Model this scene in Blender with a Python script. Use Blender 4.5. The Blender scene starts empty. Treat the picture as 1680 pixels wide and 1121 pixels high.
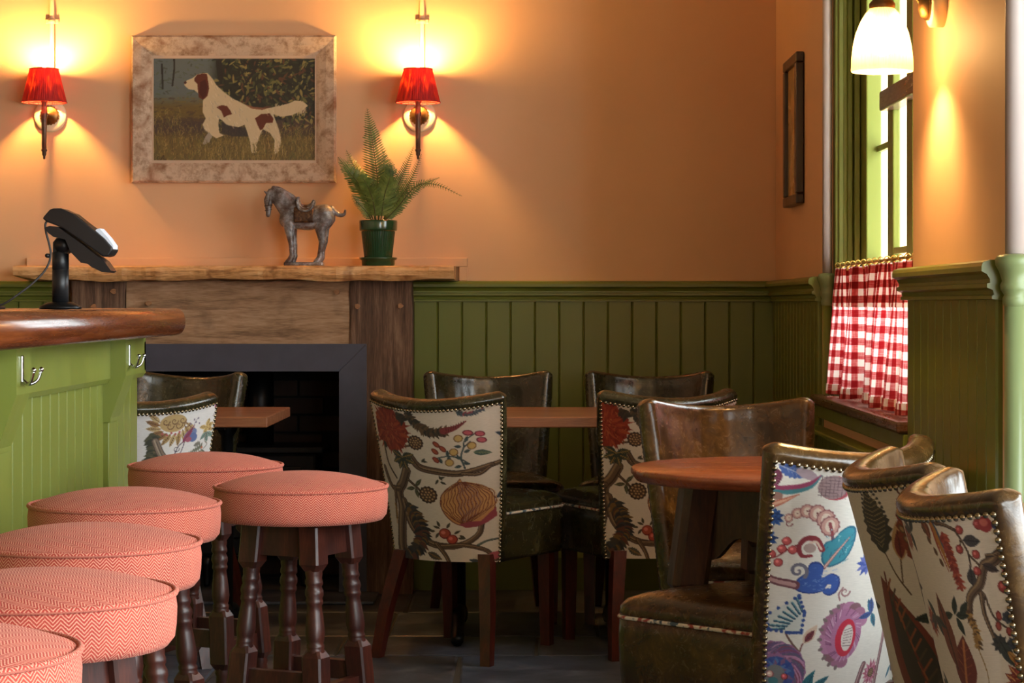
import bpy, bmesh, math, random
import numpy as np
from mathutils import Vector, Matrix, Quaternion

# ------------------------------------------------------------------ camera, world, exposure
SC = bpy.context.scene
COL = SC.collection
CAM_Z = 1.10
cam_d = bpy.data.cameras.new('camera')
cam_d.sensor_width = 36.0
cam_d.lens = 36.0 * 3600.0 / 1680.0
cam_d.shift_x = -25.0 / 1680.0
cam_d.shift_y = -61.5 / 1680.0
cam_d.clip_end = 100
cam = bpy.data.objects.new('camera', cam_d)
cam.location = (0, 0, CAM_Z)
cam.rotation_euler = (math.pi / 2, 0, 0)
COL.objects.link(cam)
SC.camera = cam

WORLD_STRENGTH = 15.0
world = bpy.data.worlds.new('overcast_sky')
SC.world = world
world.use_nodes = True
bg = world.node_tree.nodes['Background']
bg.inputs['Color'].default_value = (0.90, 0.95, 1.0, 1)
bg.inputs['Strength'].default_value = WORLD_STRENGTH

SC.view_settings.view_transform = 'Standard'
SC.view_settings.look = 'None'
SC.view_settings.gamma = 1.0
SC.view_settings.use_curve_mapping = False
SC.view_settings.exposure = 0.1

SHADE_BULB = 2600.0      # candle bulbs in the red shades
GLASS_BULB = 1000.0      # bulb in the ribbed glass wall lamp
WARM = (1.0, 0.53, 0.15)

BACK_Y = 8.45           # face of the back wall
RIGHT_X = 0.958         # face of the right wall and of the pier


def portal(name, loc, rot, sx, sy):
    d = bpy.data.lights.new(name, 'AREA')
    d.shape = 'RECTANGLE'; d.size = sx; d.size_y = sy
    d.cycles.is_portal = True
    o = bpy.data.objects.new(name, d); COL.objects.link(o)
    o.location = loc; o.rotation_euler = rot
    return o


# sampling portals in the real window openings (they emit nothing themselves)
portal('window_portal', (1.16, 6.275, 1.65), (0, math.pi / 2, 0), 1.75, 1.65)
portal('window_portal', (1.84, 2.70, 1.375), (0, math.pi / 2, 0), 1.55, 2.6)
portal('window_portal', (1.84, -0.70, 1.40), (0, math.pi / 2, 0), 1.8, 3.7)

# ------------------------------------------------------------------ small tools
R = math.radians


def lin(c):
    c = np.asarray(c, dtype=float) / 255.0
    return np.where(c <= 0.04045, c / 12.92, ((c + 0.055) / 1.055) ** 2.4)


def L(r, g, b):
    v = lin((r, g, b))
    return (float(v[0]), float(v[1]), float(v[2]), 1.0)


class NT:
    """tiny node-tree writer"""
    def __init__(s, name):
        s.m = bpy.data.materials.new(name); s.m.use_nodes = True
        s.t = s.m.node_tree; s.t.nodes.clear()
        s.out = s.t.nodes.new('ShaderNodeOutputMaterial')
        s.b = s.t.nodes.new('ShaderNodeBsdfPrincipled')
        s.t.links.new(s.b.outputs[0], s.out.inputs[0])

    def n(s, typ, **kw):
        nd = s.t.nodes.new('ShaderNode' + typ)
        for k, v in kw.items():
            if k.startswith('i_'):
                key = k[2:].replace('_', ' ')
                nd.inputs[key].default_value = v
            else:
                setattr(nd, k, v)
        return nd

    def l(s, a, b): s.t.links.new(a, b)

    def coord(s, kind='Object', scale=(1, 1, 1), rot=(0, 0, 0)):
        tc = s.n('TexCoord'); mp = s.n('Mapping')
        mp.inputs['Scale'].default_value = scale
        mp.inputs['Rotation'].default_value = rot
        s.l(tc.outputs[kind], mp.inputs['Vector'])
        return mp.outputs[0]

    def noise(s, vec, scale, detail=4, rough=0.55, dist=0.0):
        nd = s.n('TexNoise'); nd.inputs['Scale'].default_value = scale
        nd.inputs['Detail'].default_value = detail
        nd.inputs['Roughness'].default_value = rough
        nd.inputs['Distortion'].default_value = dist
        if vec is not None: s.l(vec, nd.inputs['Vector'])
        return nd.outputs['Fac']

    def ramp(s, fac, stops):
        r = s.n('ValToRGB'); e = r.color_ramp.elements
        while len(e) < len(stops): e.new(0.5)
        for i, (p, c) in enumerate(stops):
            e[i].position = p; e[i].color = c
        s.l(fac, r.inputs[0])
        return r.outputs[0]

    def mix(s, fac, a, b, blend='MIX'):
        m = s.n('Mix', data_type='RGBA', blend_type=blend)
        for sock, v in ((m.inputs[0], fac), (m.inputs[6], a), (m.inputs[7], b)):
            if hasattr(v, 'is_linked'): s.l(v, sock)
            else: sock.default_value = v
        return m.outputs[2]

    def math(s, op, a, b=None, c=None):
        m = s.n('Math', operation=op)
        for i, v in enumerate((a, b, c)):
            if v is None: continue
            if hasattr(v, 'is_linked'): s.l(v, m.inputs[i])
            else: m.inputs[i].default_value = v
        return m.outputs[0]

    def rng(s, fac, lo, hi, a=0.0, b=1.0):
        m = s.n('MapRange'); s.l(fac, m.inputs[0])
        m.inputs[1].default_value = a; m.inputs[2].default_value = b
        m.inputs[3].default_value = lo; m.inputs[4].default_value = hi
        return m.outputs[0]

    def base(s, v):
        if hasattr(v, 'is_linked'): s.l(v, s.b.inputs['Base Color'])
        else: s.b.inputs['Base Color'].default_value = v

    def set(s, **kw):
        for k, v in kw.items():
            key = k.replace('_', ' ')
            if hasattr(v, 'is_linked'): s.l(v, s.b.inputs[key])
            else: s.b.inputs[key].default_value = v

    def bump(s, h, strength=0.2, dist=0.01):
        b = s.n('Bump'); b.inputs['Strength'].default_value = strength
        b.inputs['Distance'].default_value = dist
        s.l(h, b.inputs['Height']); s.l(b.outputs[0], s.b.inputs['Normal'])


MAT = {}


def simple(name, col, rough=0.5, metal=0.0, var=0.12, vscale=6.0, bump=0.0, bscale=60.0, coat=0.0, spec=0.5):
    t = NT(name); v = t.coord()
    f = t.noise(v, vscale)
    dark = tuple(c * (1 - var) for c in col[:3]) + (1,)
    lite = tuple(min(1, c * (1 + var)) for c in col[:3]) + (1,)
    t.base(t.ramp(f, [(0.3, dark), (0.7, lite)]))
    t.set(Roughness=t.rng(f, max(0.02, rough - 0.06), min(1, rough + 0.06), 0.3, 0.7), Metallic=metal)
    t.b.inputs['Specular IOR Level'].default_value = spec
    if coat:
        t.b.inputs['Coat Weight'].default_value = coat
        t.b.inputs['Coat Roughness'].default_value = 0.12
    if bump: t.bump(t.noise(v, bscale, 5), bump, 0.004)
    MAT[name] = t.m
    return t.m


def wood(name, dark, mid, lite, scale=(3, 3, 30), rough=0.45, bump=0.15, coat=0.0, dist=1.2, nscale=3.0, knots=0.0):
    t = NT(name); v = t.coord(scale=scale)
    f = t.noise(v, nscale, 6, 0.62, dist)
    g = t.noise(t.coord(scale=tuple(x * 4 for x in scale)), nscale * 2.2, 3)
    fg = t.math('ADD', t.math('MULTIPLY', f, 0.7), t.math('MULTIPLY', g, 0.3))
    c = t.ramp(fg, [(0.32, dark), (0.5, mid), (0.68, lite)])
    if knots:
        k = t.noise(t.coord(), 9.0, 3, 0.5, 0.6)
        c = t.mix(t.rng(k, 0, knots, 0.60, 0.72), c, dark)
    t.base(c)
    t.set(Roughness=t.rng(fg, rough + 0.08, rough - 0.08, 0.3, 0.7))
    if coat:
        t.b.inputs['Coat Weight'].default_value = coat
        t.b.inputs['Coat Roughness'].default_value = 0.15
    if bump: t.bump(fg, bump, 0.006)
    MAT[name] = t.m
    return t.m


def emit(name, col, strength):
    t = NT(name)
    t.set(Roughness=0.3)
    t.base((1, 0.9, 0.7, 1))
    t.b.inputs['Emission Color'].default_value = tuple(col[:3]) + (1,)
    t.b.inputs['Emission Strength'].default_value = strength
    MAT[name] = t.m
    return t.m


# ---- materials
def make_materials():
    # plaster
    t = NT('peach_plaster'); v = t.coord()
    f = t.noise(v, 1.6, 4)
    t.base(t.ramp(f, [(0.3, L(220, 175, 132)), (0.7, L(227, 183, 140))]))
    t.set(Roughness=0.62)
    t.bump(t.noise(v, 14, 6, 0.6), 0.06, 0.01)
    MAT['peach_plaster'] = t.m
    simple('white_plaster', L(180, 165, 158), 0.5, var=0.03, bump=0.05, bscale=25)
    simple('pale_ceiling', L(150, 128, 100), 0.7, var=0.03)
    # green paint
    for nm, c in (('green_paint', L(109, 119, 44)), ('bar_green_paint', L(130, 139, 60)), ('cap_green_paint', L(124, 138, 92))):
        t = NT(nm); v = t.coord(scale=(1, 1, 0.25))
        f = t.noise(v, 9, 5)
        d = tuple(x * 0.9 for x in c[:3]) + (1,)
        t.base(t.ramp(f, [(0.35, d), (0.65, c)]))
        t.set(Roughness=t.rng(f, 0.32, 0.42, 0.3, 0.7))
        t.bump(t.noise(v, 45, 4), 0.05, 0.004)
        MAT[nm] = t.m
    # floor
    t = NT('slate'); v = t.coord('Object')
    oi = t.n('ObjectInfo')
    f = t.noise(v, 7, 7, 0.65, 0.5); g = t.noise(v, 1.7, 3)
    c1 = t.ramp(f, [(0.3, L(48, 54, 66)), (0.55, L(84, 93, 112)), (0.75, L(120, 130, 148))])
    c2 = t.ramp(f, [(0.3, L(48, 48, 52)), (0.55, L(80, 82, 88)), (0.75, L(112, 112, 116))])
    c = t.mix(oi.outputs['Random'], c1, c2)
    t.base(c)
    t.set(Roughness=t.rng(g, 0.28, 0.5, 0.3, 0.7))
    t.bump(f, 0.35, 0.008)
    MAT['slate'] = t.m
    simple('mortar', L(70, 66, 60), 0.9, bump=0.3)
    # timber
    wood('old_oak', L(58, 40, 28), L(104, 76, 56), L(146, 114, 88), scale=(14, 14, 0.9), rough=0.7, bump=0.6, dist=0.6)
    wood('old_oak_lintel', L(108, 80, 56), L(168, 132, 98), L(196, 164, 132), scale=(1.1, 6, 9), rough=0.66, bump=0.45, dist=0.9, knots=0.35)
    wood('live_edge_oak', L(140, 84, 42), L(226, 168, 106), L(246, 204, 148), scale=(1.4, 6, 14), rough=0.5, bump=0.5, dist=1.8, knots=0.8)
    wood('peg_oak', L(130, 86, 52), L(166, 116, 76), L(186, 140, 96), rough=0.6)
    wood('bar_mahogany', L(70, 32, 14), L(98, 48, 21), L(124, 65, 29), scale=(12, 0.5, 12), rough=0.26, bump=0.08, coat=0.5)
    wood('stool_wood', L(34, 13, 10), L(62, 26, 19), L(86, 42, 30), scale=(10, 10, 1.5), rough=0.4, bump=0.06, coat=0.15)
    wood('chair_leg_wood', L(44, 14, 12), L(70, 24, 18), L(90, 36, 26), scale=(10, 10, 1.5), rough=0.34, bump=0.05, coat=0.2)
    wood('table_oak', L(112, 66, 40), L(150, 94, 60), L(170, 112, 76), scale=(1.0, 14, 14), rough=0.36, bump=0.1, coat=0.25)
    wood('round_table_wood', L(110, 52, 30), L(150, 78, 46), L(168, 94, 58), scale=(1.2, 14, 14), rough=0.3, bump=0.06, coat=0.4)
    wood('table_leg_wood', L(44, 26, 18), L(72, 44, 30), L(92, 60, 42), scale=(10, 10, 1.5), rough=0.4, bump=0.08, coat=0.15)
    wood('sill_wood', L(58, 36, 24), L(88, 56, 38), L(112, 78, 56), scale=(9, 1.2, 9), rough=0.3, bump=0.05, coat=0.3)
    # metals / blacks
    simple('fire_steel', L(78, 80, 94), 0.5, metal=0.3, var=0.15, vscale=9, bump=0.04)
    simple('cast_iron', L(26, 26, 28), 0.38, metal=0.6, var=0.2, bump=0.1)
    simple('soot', L(20, 18, 17), 0.95, var=0.3)
    simple('soot_brick', L(52, 36, 28), 0.9, var=0.35, vscale=14, bump=0.5)
    simple('black_plastic', L(24, 24, 26), 0.42, var=0.1)
    simple('black_gloss', L(16, 16, 18), 0.2, var=0.1)
    simple('cable_grey', L(60, 56, 54), 0.6)
    simple('receipt_paper', L(222, 228, 240), 0.8, var=0.02)
    simple('chrome', L(205, 205, 205), 0.18, metal=1.0, var=0.05)
    simple('antique_brass', L(120, 92, 54), 0.4, metal=0.85, var=0.25, vscale=40, bump=0.15)
    simple('bronze', L(92, 74, 60), 0.42, metal=0.6, var=0.2, vscale=40)
    simple('nail_brass', L(150, 136, 112), 0.24, metal=1.0, var=0.2, vscale=60)
    simple('gold_clip', L(196, 160, 84), 0.3, metal=0.9)
    simple('cream_enamel', L(236, 222, 186), 0.4, var=0.03)
    simple('pipe_cream', L(228, 190, 148), 0.45, var=0.03)
    # glazed pot
    simple('glazed_green', L(34, 70, 40), 0.16, var=0.2, vscale=14, coat=0.6)
    simple('pot_soil', L(70, 56, 36), 0.95, var=0.3, vscale=60, bump=0.6)
    t = NT('fern_leaf'); v = t.coord()
    f = t.noise(v, 28, 3)
    t.base(t.ramp(f, [(0.3, L(66, 84, 34)), (0.55, L(104, 122, 54)), (0.75, L(140, 148, 76))]))
    t.set(Roughness=0.5)
    MAT['fern_leaf'] = t.m
    simple('fern_stem', L(84, 84, 40), 0.6)
    # horse
    t = NT('horse_bronze'); v = t.coord()
    f = t.noise(v, 22, 7, 0.7, 0.4); g = t.noise(v, 70, 4)
    c = t.ramp(f, [(0.34, L(72, 52, 42)), (0.48, L(112, 106, 104)), (0.64, L(160, 164, 170))])
    t.base(t.mix(t.rng(g, 0, 0.6, 0.5, 0.7), c, L(76, 52, 40)))
    t.set(Roughness=t.rng(f, 0.5, 0.32, 0.3, 0.7), Metallic=0.25)
    t.bump(g, 0.35, 0.003)
    MAT['horse_bronze'] = t.m
    t = NT('horse_saddle'); v = t.coord()
    f = t.noise(v, 60, 5, 0.7, 1.0)
    t.base(t.ramp(f, [(0.35, L(44, 28, 20)), (0.6, L(104, 72, 44)), (0.75, L(140, 116, 90))]))
    t.set(Roughness=0.45, Metallic=0.4)
    t.bump(f, 0.9, 0.004)
    MAT['horse_saddle'] = t.m
    # picture frame
    t = NT('distressed_frame'); v = t.coord()
    f = t.noise(v, 26, 7, 0.72); g = t.noise(t.coord(scale=(1, 1, 1)), 7, 4, 0.6, 0.8)
    c = t.ramp(f, [(0.36, L(156, 124, 96)), (0.55, L(206, 182, 156))])
    t.base(t.mix(t.rng(g, 0, 0.85, 0.52, 0.68), c, L(136, 84, 46)))
    t.set(Roughness=0.7)
    t.bump(f, 0.5, 0.004)
    MAT['distressed_frame'] = t.m
    simple('frame_slip', L(206, 178, 152), 0.6, var=0.05)
    simple('dark_frame', L(44, 26, 18), 0.35, var=0.2, coat=0.2)
    simple('print_paper', L(196, 160, 96), 0.25, var=0.25, vscale=9)
    # leather
    for nm, a, b_, c_ in (('olive_leather', L(26, 24, 13), L(52, 48, 28), L(86, 80, 52)),
                          ('brown_leather', L(34, 23, 12), L(70, 48, 22), L(114, 84, 40))):
        t = NT(nm); v = t.coord()
        f = t.noise(v, 5.0, 5, 0.6, 0.8); g = t.noise(v, 30, 6, 0.7, 1.5)
        fg = t.math('ADD', t.math('MULTIPLY', f, 0.65), t.math('MULTIPLY', g, 0.35))
        t.base(t.ramp(fg, [(0.36, a), (0.5, b_), (0.66, c_)]))
        t.set(Roughness=t.rng(g, 0.15, 0.32, 0.3, 0.7))
        wv = t.noise(t.coord(scale=(9, 9, 1.6)), 2.2, 3, 0.5, 0.6)
        h = t.math('ADD', t.math('MULTIPLY', g, 0.3), wv)
        t.b.inputs['Coat Weight'].default_value = 0.5; t.b.inputs['Coat Roughness'].default_value = 0.22
        t.bump(h, 0.28, 0.012)
        MAT[nm] = t.m
    # piping with stripes
    t = NT('striped_piping'); v = t.coord()
    f = t.noise(v, 46, 2, 0.5)
    t.base(t.ramp(f, [(0.38, L(150, 60, 50)), (0.46, L(222, 208, 188)), (0.56, L(226, 214, 196)), (0.62, L(70, 86, 100))]))
    t.set(Roughness=0.7)
    MAT['striped_piping'] = t.m
    # printed linen (colour attribute computed from drawn motifs)
    t = NT('printed_linen')
    a = t.n('Attribute', attribute_name='print')
    v = t.coord('UV')
    w1 = t.n('TexWave', wave_type='BANDS', bands_direction='X'); w1.inputs['Scale'].default_value = 420
    w2 = t.n('TexWave', wave_type='BANDS', bands_direction='Y'); w2.inputs['Scale'].default_value = 420
    t.l(v, w1.inputs[0]); t.l(v, w2.inputs[0])
    wv = t.math('MULTIPLY', t.math('ADD', w1.outputs['Fac'], w2.outputs['Fac']), 0.5)
    sl = t.noise(t.coord('UV', scale=(60, 500, 1)), 1.0, 3)
    k = t.math('ADD', t.rng(wv, 0.92, 1.02), t.rng(sl, -0.06, 0.06, 0.3, 0.7))
    cc = t.n('CombineColor')
    for i in range(3): t.l(k, cc.inputs[i])
    t.base(t.mix(1.0, a.outputs['Color'], cc.outputs[0], 'MULTIPLY'))
    t.set(Roughness=0.85)
    t.b.inputs['Sheen Weight'].default_value = 0.15
    t.bump(wv, 0.15, 0.001)
    MAT['printed_linen'] = t.m
    # oil painting
    t = NT('oil_painting')
    a = t.n('Attribute', attribute_name='print')
    t.base(a.outputs['Color'])
    t.set(Roughness=0.45)
    t.bump(t.noise(t.coord(scale=(1, 1, 1)), 160, 4), 0.15, 0.002)
    MAT['oil_painting'] = t.m
    # herringbone tweed (uv in metres)
    t = NT('coral_herringbone')
    tc = t.n('TexCoord'); sp = t.n('SeparateXYZ'); t.l(tc.outputs['UV'], sp.inputs[0])
    nz = t.noise(t.coord('UV', scale=(120, 120, 1)), 1.0, 2)
    colw = 0.0098
    p = t.math('PINGPONG', sp.outputs[0], colw)                     # zigzag across columns
    s_ = t.math('ADD', t.math('MULTIPLY', p, 1.0), sp.outputs[1])
    s_ = t.math('ADD', s_, t.math('MULTIPLY', nz, 0.0012))
    st = t.math('SINE', t.math('MULTIPLY', s_, 2 * math.pi / 0.0051))
    fine = t.noise(t.coord('UV', scale=(900, 900, 1)), 1.0, 2)
    m = t.math('ADD', t.math('MULTIPLY', st, 0.5), t.math('ADD', t.rng(fine, -0.35, 0.35, 0.3, 0.7), 0.5))
    big = t.noise(t.coord('UV', scale=(14, 14, 1)), 1.0, 3)
    c_lo = t.mix(t.rng(big, 0, 1, 0.35, 0.65), L(164, 52, 43), L(182, 66, 52))
    c = t.mix(t.rng(m, 0, 1, 0.42, 1.0), c_lo, L(226, 156, 130))
    t.base(c)
    t.set(Roughness=0.9)
    t.b.inputs['Sheen Weight'].default_value = 0.12
    t.b.inputs['Sheen Tint'].default_value = L(255, 200, 180)
    t.bump(m, 0.25, 0.0015)
    MAT['coral_herringbone'] = t.m
    # gingham (uv in metres), lets daylight through
    t = NT('gingham')
    tc = t.n('TexCoord'); sp = t.n('SeparateXYZ'); t.l(tc.outputs['UV'], sp.inputs[0])
    nz = t.noise(t.coord('UV', scale=(20, 260, 1)), 1.0, 3); nz2 = t.noise(t.coord('UV', scale=(260, 20, 1)), 1.0, 3)

    def band(x, jit):
        x = t.math('ADD', x, t.math('MULTIPLY', jit, 0.003))
        s2 = t.math('SINE', t.math('MULTIPLY', x, 2 * math.pi / 0.0425))
        return t.rng(s2, 0, 1, -0.12, 0.12)
    hu = band(sp.outputs[0], nz2); hv = band(sp.outputs[1], nz)
    k = t.math('MULTIPLY', t.math('ADD', hu, hv), 0.5)
    k = t.math('ADD', k, t.rng(t.math('MULTIPLY', nz, nz2), -0.12, 0.12, 0.15, 0.4))
    c = t.ramp(k, [(0.05, L(240, 226, 216)), (0.5, L(196, 84, 84)), (0.95, L(140, 18, 24))])
    t.base(c); t.set(Roughness=0.9)
    tr = t.n('BsdfTranslucent'); t.l(c, tr.inputs[0])
    ms = t.n('MixShader'); ms.inputs[0].default_value = 0.34
    t.l(t.b.outputs[0], ms.inputs[1]); t.l(tr.outputs[0], ms.inputs[2]); t.l(ms.outputs[0], t.out.inputs[0])
    MAT['gingham'] = t.m
    # pleated red silk shade
    t = NT('red_silk'); v = t.coord(scale=(1, 1, 0.15))
    f = t.noise(v, 90, 4)
    c = t.ramp(f, [(0.3, L(140, 14, 18)), (0.7, L(196, 34, 30))])
    t.base(c); t.set(Roughness=0.6)
    tr = t.n('BsdfTranslucent'); t.l(t.ramp(f, [(0.38, L(34, 1, 2)), (0.55, L(54, 3, 2)), (0.75, L(112, 34, 9))]), tr.inputs[0])
    ms = t.n('MixShader'); ms.inputs[0].default_value = 0.12
    t.l(t.b.outputs[0], ms.inputs[1]); t.l(tr.outputs[0], ms.inputs[2]); t.l(ms.outputs[0], t.out.inputs[0])
    MAT['red_silk'] = t.m
    # ribbed lamp glass
    t = NT('ribbed_glass')
    t.base(L(150, 140, 116)); t.set(Roughness=0.25)
    tr = t.n('BsdfTranslucent'); tr.inputs[0].default_value = L(130, 110, 78)
    tp = t.n('BsdfTransparent'); tp.inputs[0].default_value = (1, 0.97, 0.9, 1)
    m1 = t.n('MixShader'); m1.inputs[0].default_value = 0.35
    m2 = t.n('MixShader'); m2.inputs[0].default_value = 0.12
    t.l(t.b.outputs[0], m1.inputs[1]); t.l(tr.outputs[0], m1.inputs[2])
    t.l(m1.outputs[0], m2.inputs[1]); t.l(tp.outputs[0], m2.inputs[2]); t.l(m2.outputs[0], t.out.inputs[0])
    MAT['ribbed_glass'] = t.m
    # window glass
    t = NT('window_glass')
    t.base((1, 1, 1, 1)); t.set(Roughness=0.02)
    tp = t.n('BsdfTransparent'); tp.inputs[0].default_value = (0.96, 0.98, 0.97, 1)
    m1 = t.n('MixShader'); m1.inputs[0].default_value = 0.94
    t.l(t.b.outputs[0], m1.inputs[1]); t.l(tp.outputs[0], m1.inputs[2]); t.l(m1.outputs[0], t.out.inputs[0])
    MAT['window_glass'] = t.m
    emit('candle_bulb', WARM, SHADE_BULB)
    emit('glass_lamp_bulb', (1.0, 0.56, 0.21), GLASS_BULB)


make_materials()


# ------------------------------------------------------------------ mesh builder
class MB:
    def __init__(s):
        s.v = []; s.f = []; s.uv = []; s.sm = []

    def add(s, verts, faces, smooth=False, uvs=None):
        o = len(s.v)
        s.v += [tuple(p) for p in verts]
        for i, f in enumerate(faces):
            s.f.append([o + k for k in f]); s.sm.append(smooth)
        s.uv += list(uvs) if uvs is not None else [(0.0, 0.0)] * len(verts)
        return s

    def box(s, x0, x1, y0, y1, z0, z1, b=0.0):
        if x0 > x1: x0, x1 = x1, x0
        if y0 > y1: y0, y1 = y1, y0
        if z0 > z1: z0, z1 = z1, z0
        if b <= 0:
            vs = [(x, y, z) for z in (z0, z1) for y in (y0, y1) for x in (x0, x1)]
            fs = [(0, 2, 3, 1), (4, 5, 7, 6), (0, 1, 5, 4), (2, 6, 7, 3), (0, 4, 6, 2), (1, 3, 7, 5)]
            return s.add(vs, fs)
        bm = bmesh.new()
        bmesh.ops.create_cube(bm, size=1.0)
        for v in bm.verts:
            v.co = ((x0 + x1) / 2 + v.co.x * (x1 - x0), (y0 + y1) / 2 + v.co.y * (y1 - y0), (z0 + z1) / 2 + v.co.z * (z1 - z0))
        bmesh.ops.bevel(bm, geom=list(bm.edges), offset=b, segments=2, profile=0.5, affect='EDGES')
        return s.bm(bm)

    def bm(s, bm, smooth=False):
        bm.verts.index_update()
        s.add([v.co[:] for v in bm.verts], [[v.index for v in f.verts] for f in bm.faces], smooth)
        bm.free()
        return s

    def prism(s, poly, axis, a, b, smooth=False):
        """poly: 2D points; axis 'x': (y,z) extruded x a..b ; 'y': (x,z) ; 'z': (x,y)"""
        n = len(poly)

        def P(p, t):
            return {'x': (t, p[0], p[1]), 'y': (p[0], t, p[1]), 'z': (p[0], p[1], t)}[axis]
        vs = [P(p, a) for p in poly] + [P(p, b) for p in poly]
        fs = [list(range(n))[::-1], list(range(n, 2 * n))] + [(i, (i + 1) % n, n + (i + 1) % n, n + i) for i in range(n)]
        return s.add(vs, fs, smooth)

    def lathe(s, prof, n=32, c=(0, 0, 0), axis='z', smooth=True, uvscale=None, wob=None):
        vs = []; uv = []
        acc = 0
        for i, (r, z) in enumerate(prof):
            if i: acc += math.hypot(r - prof[i - 1][0], z - prof[i - 1][1])
            for k in range(n):
                a = 2 * math.pi * k / n
                rr = r * (wob(a, i) if wob else 1.0)
                p = (rr * math.cos(a), rr * math.sin(a), z)
                if axis == 'x': p = (p[2], p[0], p[1])
                elif axis == 'y': p = (p[0], p[2], p[1])
                vs.append((c[0] + p[0], c[1] + p[1], c[2] + p[2]))
                uv.append((a * 0.1, acc))
        fs = []
        m = len(prof)
        for i in range(m - 1):
            for k in range(n):
                k2 = (k + 1) % n
                fs.append((i * n + k, i * n + k2, (i + 1) * n + k2, (i + 1) * n + k))
        if prof[0][0] > 1e-5: fs.append([k for k in range(n)][::-1])
        if prof[-1][0] > 1e-5: fs.append([(m - 1) * n + k for k in range(n)])
        return s.add(vs, fs, smooth, uv)

    def tube(s, pts, rad, n=10, smooth=True, cap=True):
        pts = [Vector(p) for p in pts]
        m = len(pts)
        rads = rad if isinstance(rad, (list, tuple)) else [rad] * m
        vs = []
        up = None
        for i, p in enumerate(pts):
            d = (pts[min(i + 1, m - 1)] - pts[max(i - 1, 0)]).normalized()
            if up is None:
                up = Vector((0, 0, 1)) if abs(d.z) < 0.9 else Vector((0, 1, 0))
            a = d.cross(up)
            if a.length < 1e-6: a = d.orthogonal()
            a.normalize(); b = a.cross(d).normalized(); up = b
            for k in range(n):
                t = 2 * math.pi * k / n
                vs.append(p + a * (rads[i] * math.cos(t)) + b * (rads[i] * math.sin(t)))
        fs = []
        for i in range(m - 1):
            for k in range(n):
                k2 = (k + 1) % n
                fs.append((i * n + k, i * n + k2, (i + 1) * n + k2, (i + 1) * n + k))
        if cap:
            fs.append(list(range(n))[::-1]); fs.append([(m - 1) * n + k for k in range(n)])
        return s.add(vs, fs, smooth)

    def ball(s, c, r, n=12, m=8, sc=(1, 1, 1), smooth=True):
        prof = [(max(r * math.sin(math.pi * i / m), 1e-6), -r * math.cos(math.pi * i / m)) for i in range(m + 1)]
        t = MB(); t.lathe(prof, n)
        return s.add([(c[0] + x * sc[0], c[1] + y * sc[1], c[2] + z * sc[2]) for x, y, z in t.v], t.f, smooth)

    def mesh(s, name):
        me = bpy.data.meshes.new(name)
        me.from_pydata(s.v, [], s.f)
        if any(u != (0.0, 0.0) for u in s.uv):
            ul = me.uv_layers.new(name='UVMap')
            idx = np.empty(len(me.loops), dtype=np.int32); me.loops.foreach_get('vertex_index', idx)
            ul.data.foreach_set('uv', np.asarray(s.uv, dtype=np.float32)[idx].ravel())
        me.polygons.foreach_set('use_smooth', s.sm)
        bm = bmesh.new(); bm.from_mesh(me)
        bmesh.ops.recalc_face_normals(bm, faces=bm.faces)
        bm.to_mesh(me); bm.free()
        me.update()
        return me

    def build(s, name, mat, parent=None, loc=None, rot=None):
        return obj(name, s.mesh(name), mat, parent, loc, rot)


def obj(name, me, mat, parent=None, loc=None, rot=None):
    if mat is not None and not me.materials: me.materials.append(MAT[mat] if isinstance(mat, str) else mat)
    o = bpy.data.objects.new(name, me); COL.objects.link(o)
    if parent is not None: o.parent = parent
    if loc is not None: o.location = loc
    if rot is not None: o.rotation_euler = rot
    return o


def tag(o, label=None, cat=None, group=None, kind=None):
    for k, v in (('label', label), ('category', cat), ('group', group), ('kind', kind)):
        if v: o[k] = v
    return o


def thing(name, label, cat, loc=(0, 0, 0), rz=0.0, group=None):
    o = bpy.data.objects.new(name, None); COL.objects.link(o)
    o.empty_display_size = 0.05
    o.location = loc; o.rotation_euler = (0, 0, rz)
    return tag(o, label, cat, group)


def copy_tree(o, parent=None):
    c = o.copy(); COL.objects.link(c); c.parent = parent
    for ch in list(o.children): copy_tree(ch, c)
    return c


def struct(o, label, cat=None):
    tag(o, label, cat, kind='structure')
    return o


def catmull(pts, n=8):
    pts = [np.asarray(p, float) for p in pts]
    if len(pts) < 3:
        return [pts[0] + (pts[-1] - pts[0]) * t for t in np.linspace(0, 1, n + 1)]
    P = [2 * pts[0] - pts[1]] + pts + [2 * pts[-1] - pts[-2]]
    out = []
    for i in range(1, len(P) - 2):
        for k in range(n):
            t = k / n
            a, b, c, d = P[i - 1], P[i], P[i + 1], P[i + 2]
            out.append(0.5 * (2 * b + (c - a) * t + (2 * a - 5 * b + 4 * c - d) * t * t + (3 * b - a - 3 * c + d) * t ** 3))
    out.append(P[-2])
    return out

# ------------------------------------------------------------------ the room
rnd = random.Random(7)
CEIL = 2.75
LEFT_X = -4.5
REAR_Y = -2.6
BAY_X = 1.80

# floor: mortar bed with slate flags
floor = MB().box(LEFT_X, BAY_X + 0.1, REAR_Y, BACK_Y + 0.55, -0.12, -0.006).build('floor', 'mortar')
struct(floor, 'dark slate flagstone floor with worn joints')


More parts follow.
